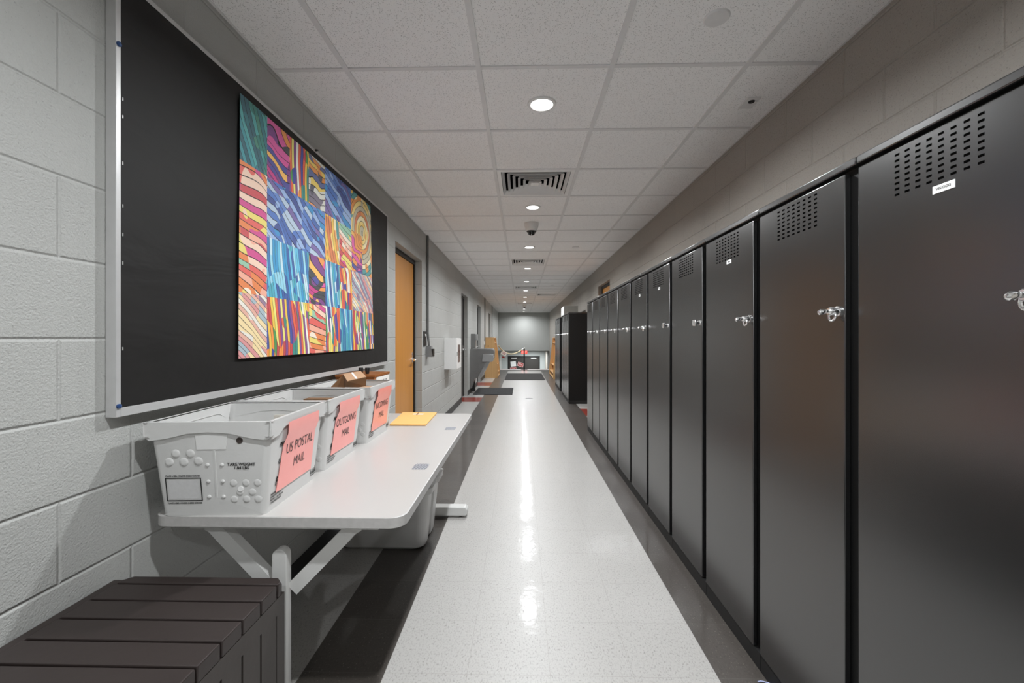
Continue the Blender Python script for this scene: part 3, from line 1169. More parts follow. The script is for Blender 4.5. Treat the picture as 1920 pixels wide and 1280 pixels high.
def make_tub(name_label, loc, rz, lines, sheet, tare):
    t = thing('mail_tub', name_label, 'plastic tub', loc, 'white mail tubs on the table', rz)
    a0, b0, a1, b1 = 0.150, 0.176, 0.176, 0.200

    def ring(a, b, z, r=0.018):
        return [(x, y, z) for x, y in rrect(-a, a, -b, b, r, 4)]
    lerp = lambda f: (a0 + (a1 - a0) * f, b0 + (b1 - b0) * f)
    th = 0.005
    mb = MB()
    rings = [ring(*lerp(0), 0.0)]
    for f in (0.05, 0.5, 1.0):
        rings.append(ring(*lerp(f), TH_ * f))
    rings.append([(x * 0.97, y * 0.975, z) for x, y, z in ring(a1, b1, TH_)])
    rings.append([(x * 0.965, y * 0.972, z) for x, y, z in ring(*lerp(0.5), TH_ * 0.5)])
    rings.append([(x * 0.96, y * 0.97, z) for x, y, z in ring(a0, b0, 0.008)])
    mb.loft(rings, capb=True, capt=True)
    body = mb.build('body', M['tub'], t)
    # folded rim band, deeper at corners
    mb = MB()

    def yf(z):
        return -(b0 + (b1 - b0) * z / TH_)

    def xr(z):
        return a0 + (a1 - a0) * z / TH_
    e = 0.003
    for sg in (-1, 1):
        # ends (narrow faces)
        top, cor, mid = TH_ + 0.004, TH_ - 0.050, TH_ - 0.026
        xs_ = [-0.184, -0.168, -0.12, -0.06, 0.0, 0.06, 0.12, 0.168, 0.184]
        zs_ = [cor + 0.012, cor, cor + 0.006, mid - 0.004, mid, mid - 0.004, cor + 0.006, cor, cor + 0.012]
        lo_o = [(x, sg * (b1 + e + 0.001), z) for x, z in zip(xs_, zs_)]
        up_o = [(x, sg * (b1 + e + 0.003), top) for x in xs_]
        lo_i = [(x, sg * (b1 - 0.010), z) for x, z in zip(xs_, zs_)]
        up_i = [(x, sg * (b1 - 0.0078), top) for x in xs_]
        mb.loft([lo_i, lo_o, up_o, up_i], capb=False, close=False)
        # long sides
        ys_ = [-0.210, -0.194, -0.15, -0.12, -0.10, 0.10, 0.12, 0.15, 0.194, 0.210]
        zs2 = [cor + 0.012, cor, cor + 0.004, cor + 0.02, mid, mid, cor + 0.02, cor + 0.004, cor, cor + 0.012]
        lo_o = [(sg * (a1 + e), y, z) for y, z in zip(ys_, zs2)]
        up_o = [(sg * (a1 + e + 0.002), y, top) for y in ys_]
        lo_i = [(sg * (a1 - 0.010), y, z) for y, z in zip(ys_, zs2)]
        up_i = [(sg * (a1 - 0.0072), y, top) for y in ys_]
        mb.loft([lo_i, lo_o, up_o, up_i], capb=False, close=False)
    mb.build('rim', M['tub'], t)
    # embossed buttons on the end facing the camera
    def out_y(z, d=0.0):
        return yf(z) - d
    mb = MB()

    def button(x, z, r, d=0.002):
        c = (x, out_y(z), z)
        mb.lathe([(r, 0.001), (r * 0.85, -d * 0.7), (r * 0.4, -d), (0.0005, -d)], c, 16, 1)
    for x, z in ((-0.100, 0.190), (-0.058, 0.190), (-0.120, 0.165), (-0.078, 0.165), (-0.036, 0.167)):
        button(x, z, 0.014, 0.0022)
    for x in (-0.010, 0.032):
        for z in (0.155, 0.105, 0.058):
            button(x, z, 0.006, 0.004)
    for x, z in ((0.062, 0.10), (0.098, 0.10), (0.132, 0.10), (0.08, 0.072), (0.116, 0.072), (0.062, 0.05), (0.098, 0.05), (0.132, 0.05)):
        button(x, z, 0.012, 0.0014)
    mb.loft([[(0.008, out_y(z) + 0.001, z), (0.009, out_y(z) - 0.0016, z), (0.014, out_y(z) - 0.0016, z), (0.015, out_y(z) + 0.001, z)] for z in (0.055, 0.2)], capb=True, capt=True)
    # low folded gusset towards the bottom
    mb.loft([[(-0.147, out_y(0.006), 0.004), (0.147, out_y(0.006), 0.004)], [(0.005, out_y(0.055, 0.0015), 0.055), (0.017, out_y(0.055, 0.0015), 0.055)]], capb=False, close=False)
    mb.build('embossing', M['tub'], body, angle=60)
    mb = MB()
    mb.loft([[(x0, out_y(z) + 0.002, z), (x0, out_y(z) - 0.0022, z), (x1, out_y(z) - 0.0022, z), (x1, out_y(z) + 0.002, z)] for x0, x1, z in ((-0.038, 0.046, 0.202), (-0.040, 0.052, 0.246))], capb=True, capt=True)
    mb.build('hand_hold', M['tub_lt'], body)
    mb = MB()
    mb.lathe([(0.0095, 0.001), (0.0095, -0.0008), (0.0005, -0.0008)], (0.086, out_y(0.228), 0.228), 20, 1)
    mb.build('rivet_hole', M['hole'], body)
    if tare:
        mb = MB()
        mb.lathe([(0.008, 0.001), (0.008, -0.0028), (0.0005, -0.0028)], (0.083, out_y(0.082), 0.082), 20, 1)
        mb.build('white_disc', M['paper'], body)  # small white disc standing slightly proud of the tub end
        up = Vector((0, -(b1 - b0) / TH_, 1)).normalized()
        pr = MB()
        rv = (1, 0, 0)
        P = lambda x, z: (x, out_y(z) - 0.0012, z)
        pr.text('TARE WEIGHT', 0.0125, P(0.088, 0.156), rv, up, bold=0.00035, sx=1.0)
        pr.text('1.84 LBS', 0.0125, P(0.088, 0.1455), rv, up, bold=0.00035, sx=1.0)
        pr.build('tare_print', M['ink'], body, smooth=False)
        pr = MB()
        pr.text('PLACE LABEL HOLDER INSIDE BORDER', 0.0062, P(-0.083, 0.122), rv, up, bold=0.00025, sx=0.92)
        pr.text('PLACE LABEL HOLDER INSIDE BORDER', 0.0062, P(-0.081, 0.040), rv, up, bold=0.00025, sx=0.92)
        for x0, x1, z0, z1 in ((-0.135, -0.031, 0.114, 0.117), (-0.133, -0.029, 0.046, 0.049)):
            pr.quad(P(x0, z0), P(x1, z0), P(x1, z1), P(x0, z1))
        pr.quad(P(-0.135, 0.117), P(-0.132, 0.117), P(-0.130, 0.046), P(-0.133, 0.046))
        pr.quad(P(-0.034, 0.117), P(-0.031, 0.117), P(-0.029, 0.046), P(-0.032, 0.046))
        pr.build('label_border', M['ink'], body, smooth=False)
        lp = MB()
        lp.quad((-0.126, out_y(0.053) - 0.001, 0.053), (-0.037, out_y(0.053) - 0.001, 0.053), (-0.039, out_y(0.110) - 0.001, 0.110), (-0.127, out_y(0.110) - 0.001, 0.110))
        lp.build('label_patch', plain('grey_label_patch', (0.56, 0.56, 0.56), 0.5, var=0.1, scale=120), body, smooth=False)
    # print on the long side facing the corridor
    upx = Vector(((a1 - a0) / TH_, 0, 1)).normalized()
    Q = lambda y, z, d=0.001: (xr(z) + d, y, z)
    pr = MB()
    pr.text('PROPERTY OF', 0.020, Q(-0.128, 0.196), (0, 1, 0), upx, 0.25, 0.0008, 'LEFT')
    pr.build('bold_print', M['ink'], body, smooth=False)
    pr = MB()
    pr.text('UNITED STATES', 0.022, Q(-0.128, 0.145), (0, 1, 0), upx, 0.25, 0.001, 'LEFT')
    pr.build('bold_print', M['ink'], body, smooth=False)
    pr = MB()
    pr.text('POSTAL SERVICE', 0.034, Q(-0.136, 0.085), (0, 1, 0), upx, 0.25, 0.0014, 'LEFT', sx=0.85)
    pr.build('bold_print', M['ink'], body, smooth=False)
    pr = MB()
    for i, s in enumerate(('MAXIMUM PENALTY FOR THEFT', 'OR MISUSE OF POSTAL', 'PROPERTY $1,000 FINE AND', '3 YEARS IMPRISONMENT')):
        pr.text(s, 0.0078, Q(-0.156, 0.052 - i * 0.0088), (0, 1, 0), upx, 0, 0.0003, 'LEFT', sx=0.8)
    pr.build('small_print', M['ink'], body, smooth=False)
    pr = MB()
    pr.box(xr(0.03), xr(0.03) + 0.0005, 0.128, 0.170, 0.020, 0.0215)
    for q in range(5):
        pr.box(xr(0.03) + 0.0003, xr(0.03) + 0.0012, 0.130 + q * 0.009, 0.134 + q * 0.009, 0.026, 0.052)
    pr.build('corner_mark', M['ink'], body, smooth=False)
    # coloured sheet taped to that side
    top, bot = 0.262, 0.050
    sh = MB()
    rows = []
    for i in range(7):
        f = i / 6
        z = bot + (top - bot) * f
        xx = max(xr(z), (a1 + 0.0048) if z > TH_ - 0.066 else xr(z)) + 0.0035
        rows.append((z, xx))
    Lq = [(x, -0.118 + 0.012 * (1 - (z - bot) / (top - bot)) * -1.0 + 0.02 * ((z - bot) / (top - bot)), z) for z, x in rows]
    Rq = [(x, 0.122 + 0.010 * ((z - bot) / (top - bot)), z) for z, x in rows]
    sh.loft([Lq, Rq], capb=False, close=False)
    sh.loft([[(x - 0.0008, y, z) for x, y, z in Lq], [(x - 0.0008, y, z) for x, y, z in Rq]], capb=False, close=False)
    ps = sh.build('paper_sign', M[sheet], t)
    ps['label'] = 'coral pink paper sign'
    up2 = Vector((rows[3][1] - rows[2][1], 0, rows[3][0] - rows[2][0])).normalized()
    for s, y, z, sz in lines:
        tx = MB()
        xx = xr(z) + 0.0042
        if z > TH_ - 0.066:
            xx = a1 + 0.0093
        tx.text(s, sz, (xx, y, z), (0, 1, 0), upx, 0.08, -0.0002, 'CENTER', sx=0.86)
        tx.build('sign_lettering', M['ink'], ps, smooth=False)
    return t, ps


tub1, s1 = make_tub('nearest white mail tub on the table, its pink sign reading US POSTAL MAIL', (-0.926, 1.460, TZ), R(3.0),
                    [('US POSTAL', 0.010, 0.172, 0.046), ('MAIL', 0.012, 0.117, 0.045)], 'pink', True)
tub2, s2 = make_tub('middle white mail tub, its pink sign reading OUTGOING MAIL', (-0.938, 1.895, TZ), R(0.6),
                    [('OUTGOING', 0.006, 0.172, 0.046), ('MAIL', 0.008, 0.117, 0.045)], 'pink', False)
tub3, s3 = make_tub('farthest white mail tub, its sign reading INCOMING MAIL', (-0.925, 2.345, TZ), R(0),
                    [('INCOMING', 0.006, 0.172, 0.046), ('MAIL', 0.008, 0.117, 0.045)], 'orange_p', False)

# things in and around the tubs
t = thing('cardboard_box', 'tilted open brown cardboard box sticking out of the farthest mail tub', 'box', (-0.93, 2.24, 0.955))
o = t.location
P = [Vector(v) for v in ((-0.930, 2.26, 1.046), (-0.905, 2.44, 1.049), (-0.835, 2.335, 1.026), (-0.860, 2.14, 1.022))]   # raised flap corners
Bq = [Vector(v) for v in ((-0.985, 2.22, 0.975), (-0.935, 2.46, 0.972), (-0.85, 2.37, 0.972), (-0.885, 2.165, 0.972))]
MB(o).loft([Bq, [p - Vector((0, 0, 0.003)) for p in P]], capb=True, capt=True).build('carton', M['cardboard_dk'], t, smooth=False)
up = (P[1] - P[0]).cross(P[3] - P[0]).normalized()
if up.z < 0:
    up = -up
fl = MB(o).loft([[p - up * 0.0028 for p in P], P], capb=True, capt=True).build('flap', M['cardboard'], t, smooth=False)
L2 = lambda a, b, f: a + (b - a) * f
q = [L2(P[0], P[1], 0.42), L2(P[0], P[1], 0.52), L2(P[3], P[2], 0.52), L2(P[3], P[2], 0.42)]
MB(o).loft([[p + up * 0.0001 for p in q], [p + up * 0.0008 for p in q]], capb=True, capt=True).build('tape', M['paper'], fl, smooth=False)
p = MB((-0.86, 2.36, 0.955)).box(-0.985, -0.775, 2.22, 2.50, 0.953, 0.959, 0.001).build('cardboard_sheet', M['cardboard'])
p.location = (-0.86, 2.36, 0.955)
tag(p, 'flat tan cardboard sheet lying across the papers in the farthest tub', 'cardboard')
p = MB((-0.9, 2.42, 0.90)).box(-1.05, -0.79, 2.21, 2.50, 0.722, 0.952, 0.004).build('paper_stack', M['paper'])
p.location = (-0.9, 2.42, 0.90)
tag(p, 'stack of white mail filling the farthest tub', 'mail')
p = MB((-0.93, 2.0, 0.72)).box(-1.0, -0.83, 1.98, 2.03, 0.714, 0.955, 0.003).build('parcel', M['cardboard_dk'])
p.location = (-0.93, 2.0, 0.72)
tag(p, 'dark brown parcel standing inside the middle mail tub', 'parcel')
p = MB((-0.86, 1.6, 0.72)).box(-0.93, -0.81, 1.62, 1.63, 0.714, 0.945, 0.002).build('letter', plain('cream_paper', (0.58, 0.54, 0.48), 0.6))
p.location = (-0.86, 1.6, 0.72)
tag(p, 'cream letter standing at the back of the nearest mail tub', 'letter')

# wooden box behind the tubs
t = thing('wooden_box', 'brown wooden box with a white paper label at the back of the table', 'box', (-0.99, 2.70, TZ))
o = t.location
mb = MB(o)
mb.box(-1.105, -0.872, 2.575, 2.86, TZ, 1.012, 0.003)
mb.build('box_body', M['walnut'], t)
MB(o).box(-1.108, -0.868, 2.571, 2.864, 1.000, 1.014, 0.002).build('lid_edge', M['walnut'], t)
lb = MB(o).box(-0.8715, -0.869, 2.60, 2.85, TZ + 0.06, 0.996).build('paper_label', M['paper'], t, smooth=False)
tm = MB(o)
for q in range(6):
    tm.box(-0.8692, -0.8686, 2.64 + q * 0.03, 2.655 + q * 0.03, 0.965, 0.975)
tm.build('lettering', M['ink'], lb, smooth=False)
for i, (cx, cy, lab) in enumerate([(-0.985, 2.66, 'left one of two small black cups on the wooden box'), (-0.945, 2.66, 'right one of two small black cups on the wooden box')]):
    c = MB().lathe([(0.010, 0.0), (0.011, 0.006), (0.014, 0.036), (0.013, 0.038), (0.009, 0.008)], n=20, capb=True, capt=True).build('black_cup', M['blackpl'])
    c.location = (cx, cy, 1.014)
    tag(c, lab, 'cup', 'black cups on the wooden box')

# manila envelope
t = thing('manila_envelope', 'yellow padded manila envelope lying at the far end of the table', 'envelope', (-0.71, 2.83, TZ + 0.0005))
o = t.location
mb = MB(o)
mb.prism([(-0.795, 2.615), (-0.575, 2.615), (-0.590, 3.035), (-0.83, 3.035)], 2, TZ + 0.0006, TZ + 0.011, 0.003)
mb.build('sleeve', M['manila'], t)
mb = MB(o).box(-0.735, -0.665, 2.935, 2.965, TZ + 0.0112, TZ + 0.0135, 0.001)
mb.build('clasp_tag', M['paper'], t)
MB(o).tube([(-0.705, 2.965, TZ + 0.014), (-0.700, 2.95, TZ + 0.022), (-0.705, 2.92, TZ + 0.012)], 0.002, 8).build('clasp_string', M['walnut'], t)

# storage tote under the table
t = thing('storage_tote', 'pale grey plastic storage tote on the floor under the table', 'tote', (-0.8, 2.7, 0))
o = t.location


def tote_ring(a, b, z, dent):
    pts = []
    for x, y in rrect(-a, a, -b, b, 0.05, 6):
        pts.append((x, y))
    # insert a dent in the middle of each long end (x = +-a)
    out = []
    n = len(pts)
    for i, (x, y) in enumerate(pts):
        out.append((x, y))
        nx_, ny_ = pts[(i + 1) % n]
        if abs(x - nx_) < 1e-6 and abs(y - ny_) > 0.1:
            s = 1 if x > 0 else -1
            for f, d in ((0.30, 0), (0.36, 1), (0.52, 1), (0.58, 0)):
                out.append((x - s * dent * d, y + (ny_ - y) * f))
    return [(-0.815 + x, 2.70 + y, z) for x, y in out]


mb = MB(o)
mb.loft([tote_ring(0.225, 0.155, 0.0, 0.02), tote_ring(0.245, 0.17, 0.015, 0.022), tote_ring(0.275, 0.195, 0.345, 0.022),
         tote_ring(0.268, 0.188, 0.345, 0.02), tote_ring(0.235, 0.16, 0.02, 0.02)], capb=True, capt=True)
mb.build('body', M['tote'], t)
mb = MB(o)
mb.loft([tote_ring(0.276, 0.196, 0.330, 0.02), tote_ring(0.296, 0.214, 0.333, 0.012), tote_ring(0.300, 0.218, 0.368, 0.010), tote_ring(0.27, 0.19, 0.372, 0.012), tote_ring(0.27, 0.19, 0.345, 0.015)], capb=False)
mb.build('rim', M['tote'], t)

# ------------------------------------------------------------------ deck box
dx0, dx1, dy0, dy1, dz = -1.128, -0.658, 0.10, 1.205, 0.568
t = thing('deck_box', 'dark brown plastic storage box with a grooved plank lid against the left wall', 'storage box', ((dx0 + dx1) / 2, (dy0 + dy1) / 2, 0))
o = t.location
mb = MB(o)
mb.box(dx0 + 0.004, dx1 - 0.006, dy0 + 0.005, dy1 - 0.008, dz - 0.036, dz - 0.013)
mb.box(dx0, dx0 + 0.028, dy0, dy1 - 0.018, dz - 0.037, dz - 0.001, 0.005)
edges = [1.205] + [1.165 - 0.0735 * i for i in range(15)]
edges = [e for e in edges if e > dy0] + [dy0]
for i in range(len(edges) - 1):
    a, b = edges[i + 1] + 0.003, edges[i] - 0.003
    if b - a < 0.01:
        continue
    if i == 0:
        poly = [(dx0 + 0.026, a), (dx1, a), (dx1, b - 0.020), (dx1 - 0.018, b), (dx0 + 0.045, b), (dx0 + 0.026, b - 0.02)]
        mb.prism(poly, 2, dz - 0.037, dz, 0.003)
    else:
        mb.box(dx0 + 0.026, dx1, a, b, dz - 0.037, dz, 0.003)
mb.build('lid', M['deck'], t)
mb = MB(o)
mb.box(dx0 + 0.004, dx1 - 0.006, dy0 + 0.006, dy1 - 0.006, 0.0, dz - 0.0375)
for i in range(1, len(edges) - 1):
    a, b = edges[i + 1] + 0.0035, edges[i] - 0.0035
    if b - a > 0.01:
        mb.box(dx1 - 0.012, dx1 - 0.001, a, b, 0.02, dz - 0.083)
mb.box(dx1 - 0.012, dx1 - 0.001, dy0 + 0.003, dy1 - 0.003, dz - 0.0833, dz - 0.0385)
mb.box(dx1 - 0.012, dx1 - 0.001, edges[1] - 0.0005, dy1 - 0.003, 0.0, dz - 0.083)
mb.build('body', M['deck_side'], t, smooth=False)

# ------------------------------------------------------------------ left wall fittings
t = thing('wall_conduit', 'grey conduit pipe dropping from ceiling to a small switch box beside the maple door', 'conduit', (WL, 5.26, 1.0))
o = t.location
MB(o).tube([(WL + 0.016, 5.26, ZC - 0.008), (WL + 0.016, 5.26, 1.30), (WL + 0.024, 5.27, 1.20), (WL + 0.03, 5.275, 1.13)], 0.014, 12).build('pipe', M['conduit'], t)
bx = MB(o).prism([(WL + 0.001, 1.005), (WL + 0.085, 1.005), (WL + 0.06, 1.135), (WL + 0.001, 1.135)], 1, 5.22, 5.32).build('switch_box', M['greybox'], t)
MB(o).box(WL + 0.068, WL + 0.088, 5.228, 5.312, 1.012, 1.10).build('box_face', M['blackpl'], bx)
for y, n in ((13.5, 'thin grey conduit on the left wall between the far doorways'), (16.75, 'farthest grey conduit on the left wall near the end wall')):
    c = MB().tube([(WL + 0.018, y, ZC - 0.008), (WL + 0.018, y, 1.0)], 0.016, 10).build('wall_pipe', M['conduit'])
    tag(c, n, 'conduit')
t = thing('card_reader', 'narrow black card reader plate beside the maple door', 'card reader', (WL, 5.14, 1.22))
o = t.location
pz = MB(o).box(WL, WL + 0.016, 5.09, 5.19, 1.14, 1.31, 0.003).build('plate', M['blackpl'], t)
MB(o).lathe([(0.016, 0.016), (0.014, 0.021), (0.001, 0.021)], (WL, 5.14, 1.265), 16, 0).build('button', M['paper'], pz)

t = thing('wall_cabinet', 'white metal wall cabinet with a narrow dark red window on the left wall', 'cabinet', (WL, 6.7, 0.77))
o = t.location
MB(o).box(WL + 0.0005, -0.972, 6.47, 6.95, 0.765, 1.23, 0.003).build('body', M['enamel'], t)
d = MB(o).box(-0.971, -0.962, 6.475, 6.945, 0.77, 1.225, 0.002).build('door', M['enamel'], t)
MB(o).box(-0.9618, -0.9600, 6.59, 6.83, 0.86, 1.13).build('window', M['redglass'], d, smooth=False)
MB(o).box(-0.9618, -0.945, 6.48, 6.50, 0.97, 1.03, 0.002).build('latch', M['chrome'], d)

# drinking fountain
t = thing('drinking_fountain', 'stainless steel drinking fountain on the left wall above a black mat', 'drinking fountain', (WL, 10.1, 0.1))
o = t.location
FY = 9.74
mb = MB(o)
mb.prism([(WL + 0.001, 0.10), (WL + 0.04, 0.10), (WL + 0.10, 0.33), (WL + 0.16, 0.34), (WL + 0.345, 0.69), (WL + 0.44, 0.70), (WL + 0.52, 0.76), (WL + 0.53, 0.94), (WL + 0.50, 0.985), (WL + 0.001, 0.985)], 1, FY, FY + 0.48, 0.006)
mb.build('basin_body', M['steel'], t, angle=25)
mb = MB(o)
mb.prism([(WL + 0.16, 0.35), (WL + 0.345, 0.69), (WL + 0.43, 0.70), (WL + 0.25, 0.35)], 1, FY + 0.10, FY + 0.45)
mb.build('lower_shroud', M['steel_lt'], t)
mb = MB(o)
mb.prism([(WL + 0.27, 0.70), (WL + 0.50, 0.70), (WL + 0.53, 0.75), (WL + 0.53, 0.86), (WL + 0.29, 0.865)], 1, FY - 0.05, FY - 0.002, 0.004)
mb.build('push_panel', M['steel_lt'], t)
for z in (0.93, 0.80):
    MB(o).lathe([(0.02, 0.0), (0.02, 0.012), (0.012, 0.016)], (WL + 0.525, FY + 0.06, z), 16, 0, True, True).build('push_button', M['chrome'], t)
mb = MB(o)
mb.tube([(WL + 0.12, FY + 0.15, 0.985), (WL + 0.12, FY + 0.15, 1.02), (WL + 0.17, FY + 0.15, 1.035)], 0.012, 10)
mb.build('bubbler', M['chrome'], t)
MB(o).box(WL + 0.001, WL + 0.09, FY + 0.2, FY + 0.26, 0.02, 0.30).build('trap_cover', M['blackpl'], t)
t = thing('bottle_filler', 'grey bottle filling panel on the wall above the drinking fountain', 'bottle filler', (WL, 10.0, 1.0))
o = t.location
fp = MB(o).box(WL + 0.001, WL + 0.10, FY + 0.14, FY + 0.46, 1.00, 1.325, 0.004).build('panel', M['steel'], t)
MB(o).box(WL + 0.10, WL + 0.135, FY + 0.16, FY + 0.40, 1.18, 1.315, 0.004).build('spout_cover', M['steel_lt'], fp)

# mats, floor outlet
m_ = MB().box(-1.06, -0.20, 9.46, 10.72, 0.0005, 0.009, 0.002).build('floor_mat', M['mat'])
tag(m_, 'black rubber backed mat on the floor below the drinking fountain', 'mat')
m_ = MB().box(-0.50, 0.69, 12.72, 15.10, 0.0005, 0.009, 0.002).build('floor_mat', M['mat'])
tag(m_, 'large black mat across the white floor band near the stairs', 'mat')
m_ = MB().lathe([(0.075, 0.0005), (0.075, 0.003), (0.06, 0.005), (0.001, 0.005)], (0.152, 8.9, 0), 32).build('floor_outlet', M['conduit'])
tag(m_, 'small round dark outlet cover set in the white floor band', 'floor outlet')
pts = [(0.846 + 0.02 * s, 1.585 - 0.002 * s + 0.004 * math.sin(s * 2.2), 0.004) for s in [0, 0.5, 1, 1.5, 1.9]]
pts += [(0.846 + 0.02 * s, 1.575 - 0.002 * s, 0.004) for s in [1.9, 1.2, 0.5, 0.0]]
m_ = MB().tube(pts, 0.002, 8).build('cord_scrap', M['bluecord'])
tag(m_, 'short loop of pale blue cord on the floor at the foot of the second locker', 'cord')


# ------------------------------------------------------------------ wooden display racks
def rack(side, ya, yb, label):
    xw = WL if side < 0 else WR
    s = -side      # direction into the corridor
    t = thing('display_rack', label, 'rack', (xw + s * 0.2, (ya + yb) / 2, 0), 'sloping wooden racks against the walls')
    o = t.location
    W0, W1, Ht = 0.42, 0.30, 1.245
    pr = [(xw + s * 0.012, 0), (xw + s * W0, 0), (xw + s * (W0 + 0.005), 0.18), (xw + s * W1, Ht), (xw + s * 0.012, Ht)]
    for y in (ya, yb - 0.025):
        MB(o).prism(pr, 1, y, y + 0.025).build('side_panel', M['maple_rack'], t, smooth=False)
    mb = MB(o)
    q = [(xw + s * (W0 - 0.13), 0.14), (xw + s * (W0 - 0.115), 0.14), (xw + s * (W1 - 0.07), Ht - 0.02), (xw + s * (W1 - 0.085), Ht - 0.02)]
    mb.prism(q, 1, ya + 0.025, yb - 0.025)
    mb.build('back_panel', M['maple'], t, smooth=False)
    for z, dd in ((0.02, 0.0), (0.14, 0.0), (0.36, -0.02), (Ht - 0.19, -0.02), (Ht - 0.02, 0.0)):
        f = z / Ht
        x1 = xw + s * (W0 + (W1 - W0) * f + dd)
        x0 = xw + s * 0.10
        MB(o).box(min(x0, x1), max(x0, x1), ya + 0.025, yb - 0.025, z, z + 0.02).build('shelf', M['maple_rack'], t, smooth=False)
    MB(o).lathe([(0.018, -0.001), (0.018, -0.004), (0.001, -0.004)], (xw + s * 0.12, ya, 0.98), 16, 1).build('hook_hole', M['ink'], t)
    return t


rack(-1, 13.50, 14.60, 'sloping wooden rack against the left wall near the stairs')
rack(1, 13.05, 14.90, 'sloping wooden rack against the right wall beyond the lockers')
pl = MB().box(WL + 0.0005, WL + 0.012, 13.30, 13.42, 1.02, 1.14, 0.002).build('wall_plate', M['paper'])
tag(pl, 'small white switch plate on the left wall beside the wooden rack', 'switch')

# ------------------------------------------------------------------ stairs edge: post, rope, signs
t = thing('stanchion_post', 'dark barrier post at the top of the stairs holding the rope', 'post', (0.10, 17.05, 0))
MB().tube([(0, 0, 0.012), (0, 0, 0.80)], 0.028, 14).build('pole', M['frame_dk'], t)
MB().lathe([(0.001, 0.0), (0.13, 0.0), (0.13, 0.008), (0.03, 0.02)], n=28).build('base', M['frame_dk'], t)
MB().lathe([(0.020, 0.80), (0.036, 0.805), (0.036, 0.825), (0.028, 0.85), (0.001, 0.86)], n=20).build('finial', M['chrome'], t)
MB().tube([(-0.02, 0, 0.80), (-0.06, -0.02, 0.79), (-0.09, -0.03, 0.775)], 0.014, 10).build('rope_hook', M['chrome'], t)


def at(px, py, d):
    return Vector(((px - 978) * d / FPX, d, CAMH - (py - 633) * d / FPX))


px = [(934.6, 647.7), (937, 651.3), (939.8, 654.8), (945, 659.2), (951.9, 662.4), (956, 663.4), (960, 663.5), (964, 662.8), (968.3, 661.3), (973, 658.9), (978, 655.9)]
rp = [at(x, y, 14.55 + (x - 934.6) / (978 - 934.6) * 2.45) for x, y in px]
rr = MB().tube(rp, 0.020, 12).build('barrier_rope', M['rope'])
tag(rr, 'cream twisted barrier rope sagging from the left rack to the post', 'rope')


def card(name, cx, cz, y, w_, h_, ang, mat, label, cat, border=None, marks=None, markmat='paper'):
    t = thing(name, label, cat, (cx, y, cz))
    t.rotation_euler = (0, ang, 0)
    b = MB().box(-w_ / 2, w_ / 2, -0.004, 0.0, -h_ / 2, h_ / 2).build('card', M[mat], t, smooth=False)
    if border:
        m = MB()
        e, q = 0.012, 0.014
        m.box(-w_ / 2 + e, w_ / 2 - e, -0.006, -0.0045, h_ / 2 - e - q, h_ / 2 - e)
        m.box(-w_ / 2 + e, w_ / 2 - e, -0.006, -0.0045, -h_ / 2 + e, -h_ / 2 + e + q)
        m.box(-w_ / 2 + e, -w_ / 2 + e + q, -0.006, -0.0045, -h_ / 2 + e + q, h_ / 2 - e - q)
        m.box(w_ / 2 - e - q, w_ / 2 - e, -0.006, -0.0045, -h_ / 2 + e + q, h_ / 2 - e - q)
        m.build('border', M[markmat], b, smooth=False)
    if marks:
        m = MB()
        for (x0, x1, z) in marks:
            m.tube([(x0, -0.006, z), ((x0 * 2 + x1) / 3, -0.006, z + 0.012), ((x0 + 2 * x1) / 3, -0.006, z - 0.008), (x1, -0.006, z + 0.01)], h_ * 0.045, 6)
        m.build('lettering', M[markmat if border else 'redsign'], b)
    return t


pc = at(944.7, 662.3, 14.98)
card('paper_notice', pc.x, pc.z, pc.y, 0.20, 0.135, R(27), 'paper', 'tilted white paper notice hanging on the barrier rope', 'notice', None, [(-0.06, 0.06, 0.03), (-0.06, 0.06, 0.0), (-0.05, 0.05, -0.03)])
pc = at(943.8, 669.5, 15.02)
card('red_tag', pc.x, pc.z, pc.y, 0.09, 0.04, R(15), 'redsign', 'small dark red tag hanging below the paper notice on the rope', 'tag')

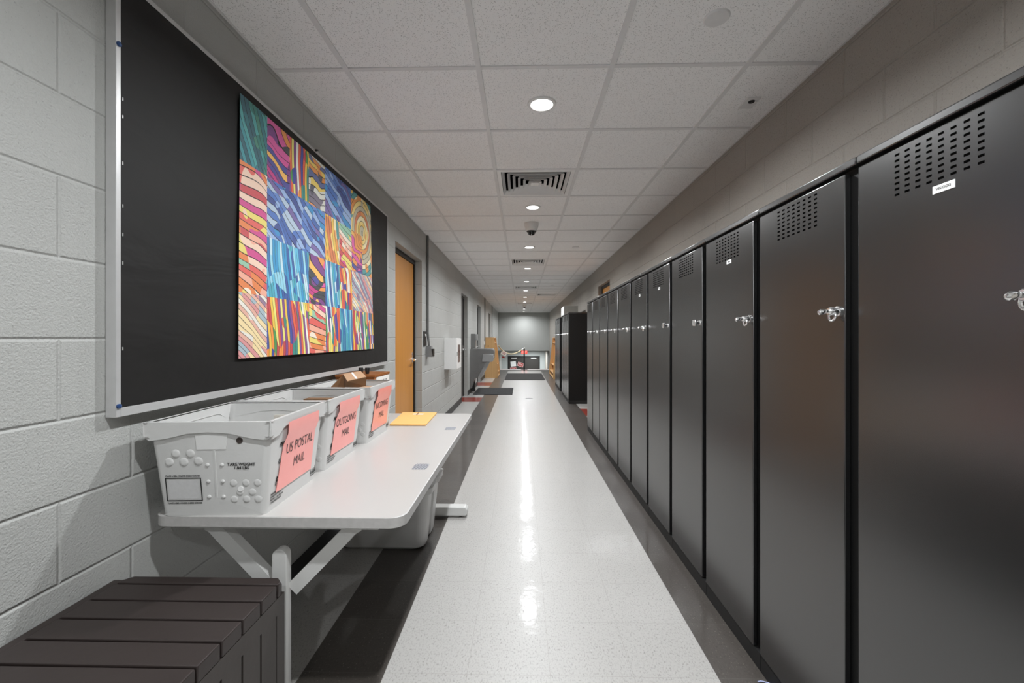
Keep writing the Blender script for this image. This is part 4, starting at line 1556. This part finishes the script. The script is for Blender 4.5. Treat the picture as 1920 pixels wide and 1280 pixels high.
# double doors below the stairs
dd = sempty('door_6', (0.13, YEND, -2.0), 'dark brown double doors at the bottom of the stairs', 'door')
o = dd.location
mb = MB(o)
mb.box(-0.799, -0.74, YEND - 0.02, YEND + 0.1, -2.0, 0.169)
mb.box(1.00, 1.059, YEND - 0.02, YEND + 0.1, -2.0, 0.169)
mb.box(-0.74, 1.00, YEND - 0.02, YEND + 0.1, 0.11, 0.169)
mb.build('door_frame', M['frame_dk'], dd, smooth=False)
for a, b, cx in ((-0.738, 0.126, -0.45), (0.134, 0.998, 0.70)):
    lf = MB(o).box(a, b, YEND + 0.02, YEND + 0.07, -1.99, 0.107).build('door_leaf', M['brown_door'], dd, smooth=False)
    MB(o).box(cx - 0.16, cx + 0.16, YEND - 0.035, YEND + 0.02, 0.0, 0.085, 0.006).build('door_closer', M['alu'], lf)
pc = at(962.4, 682, 25.5)
card('taped_sheet', pc.x, pc.z, YEND + 0.02, 0.31, 0.29, R(-7), 'paper', 'white sheet of paper taped to the left far door', 'sheet')
pc = at(976, 683.2, 25.5)
card('red_sign', pc.x, pc.z, YEND + 0.02, 0.36, 0.25, R(16), 'redsign', 'tilted red sign with a white border on the left far door', 'sign', True, [(-0.10, 0.11, 0.03), (-0.11, 0.10, -0.03)])
pc = at(962.5, 691.5, 25.5)
card('red_sign', pc.x, pc.z, YEND + 0.02, 0.36, 0.22, R(-12), 'redsign', 'lower red bordered sign half hidden by the floor edge', 'sign', True, [(-0.10, 0.11, 0.02)])

t = thing('exit_sign', 'small glowing red EXIT sign hanging under the far end wall', 'exit sign', (0.135, 21.95, 0.6))
o = t.location
hb = MB(o).box(-0.015, 0.285, 21.93, 21.97, 0.425, 0.585, 0.004).build('housing', M['exit_red'], t)
MB(o).text('EXIT', 0.13, (0.135, 21.928, 0.505), (1, 0, 0), (0, 0, 1), bold=0.002, ext=0.001, sx=0.95).build('lettering', M['exit_txt'], hb, smooth=False)
MB(o).box(0.12, 0.15, 21.94, 21.96, 0.585, 0.60).build('bracket', M['enamel'], t, smooth=False)

# lamp of the lower lobby
t = thing('lobby_light', 'ceiling light over the double doors below the stairs', 'ceiling light', (0.55, 24.1, 0.601))
MB().box(-0.3, 0.3, -0.3, 0.3, -0.02, 0.0, 0.004).build('housing', M['enamel'], t)
ld = bpy.data.lights.new('lamp', 'AREA')
ld.size = 0.5
ld.energy = 75
ld.spread = R(170)
ld.color = (0.95, 1.0, 1.0)
lo = bpy.data.objects.new('lamp', ld)
COL.objects.link(lo)
lo.parent = t
lo.location = (0, 0, -0.03)

scene.cycles.max_bounces = 10
scene.cycles.diffuse_bounces = 6
scene.cycles.glossy_bounces = 5
scene.cycles.sample_clamp_indirect = 8.0
scene.cycles.use_denoising = True
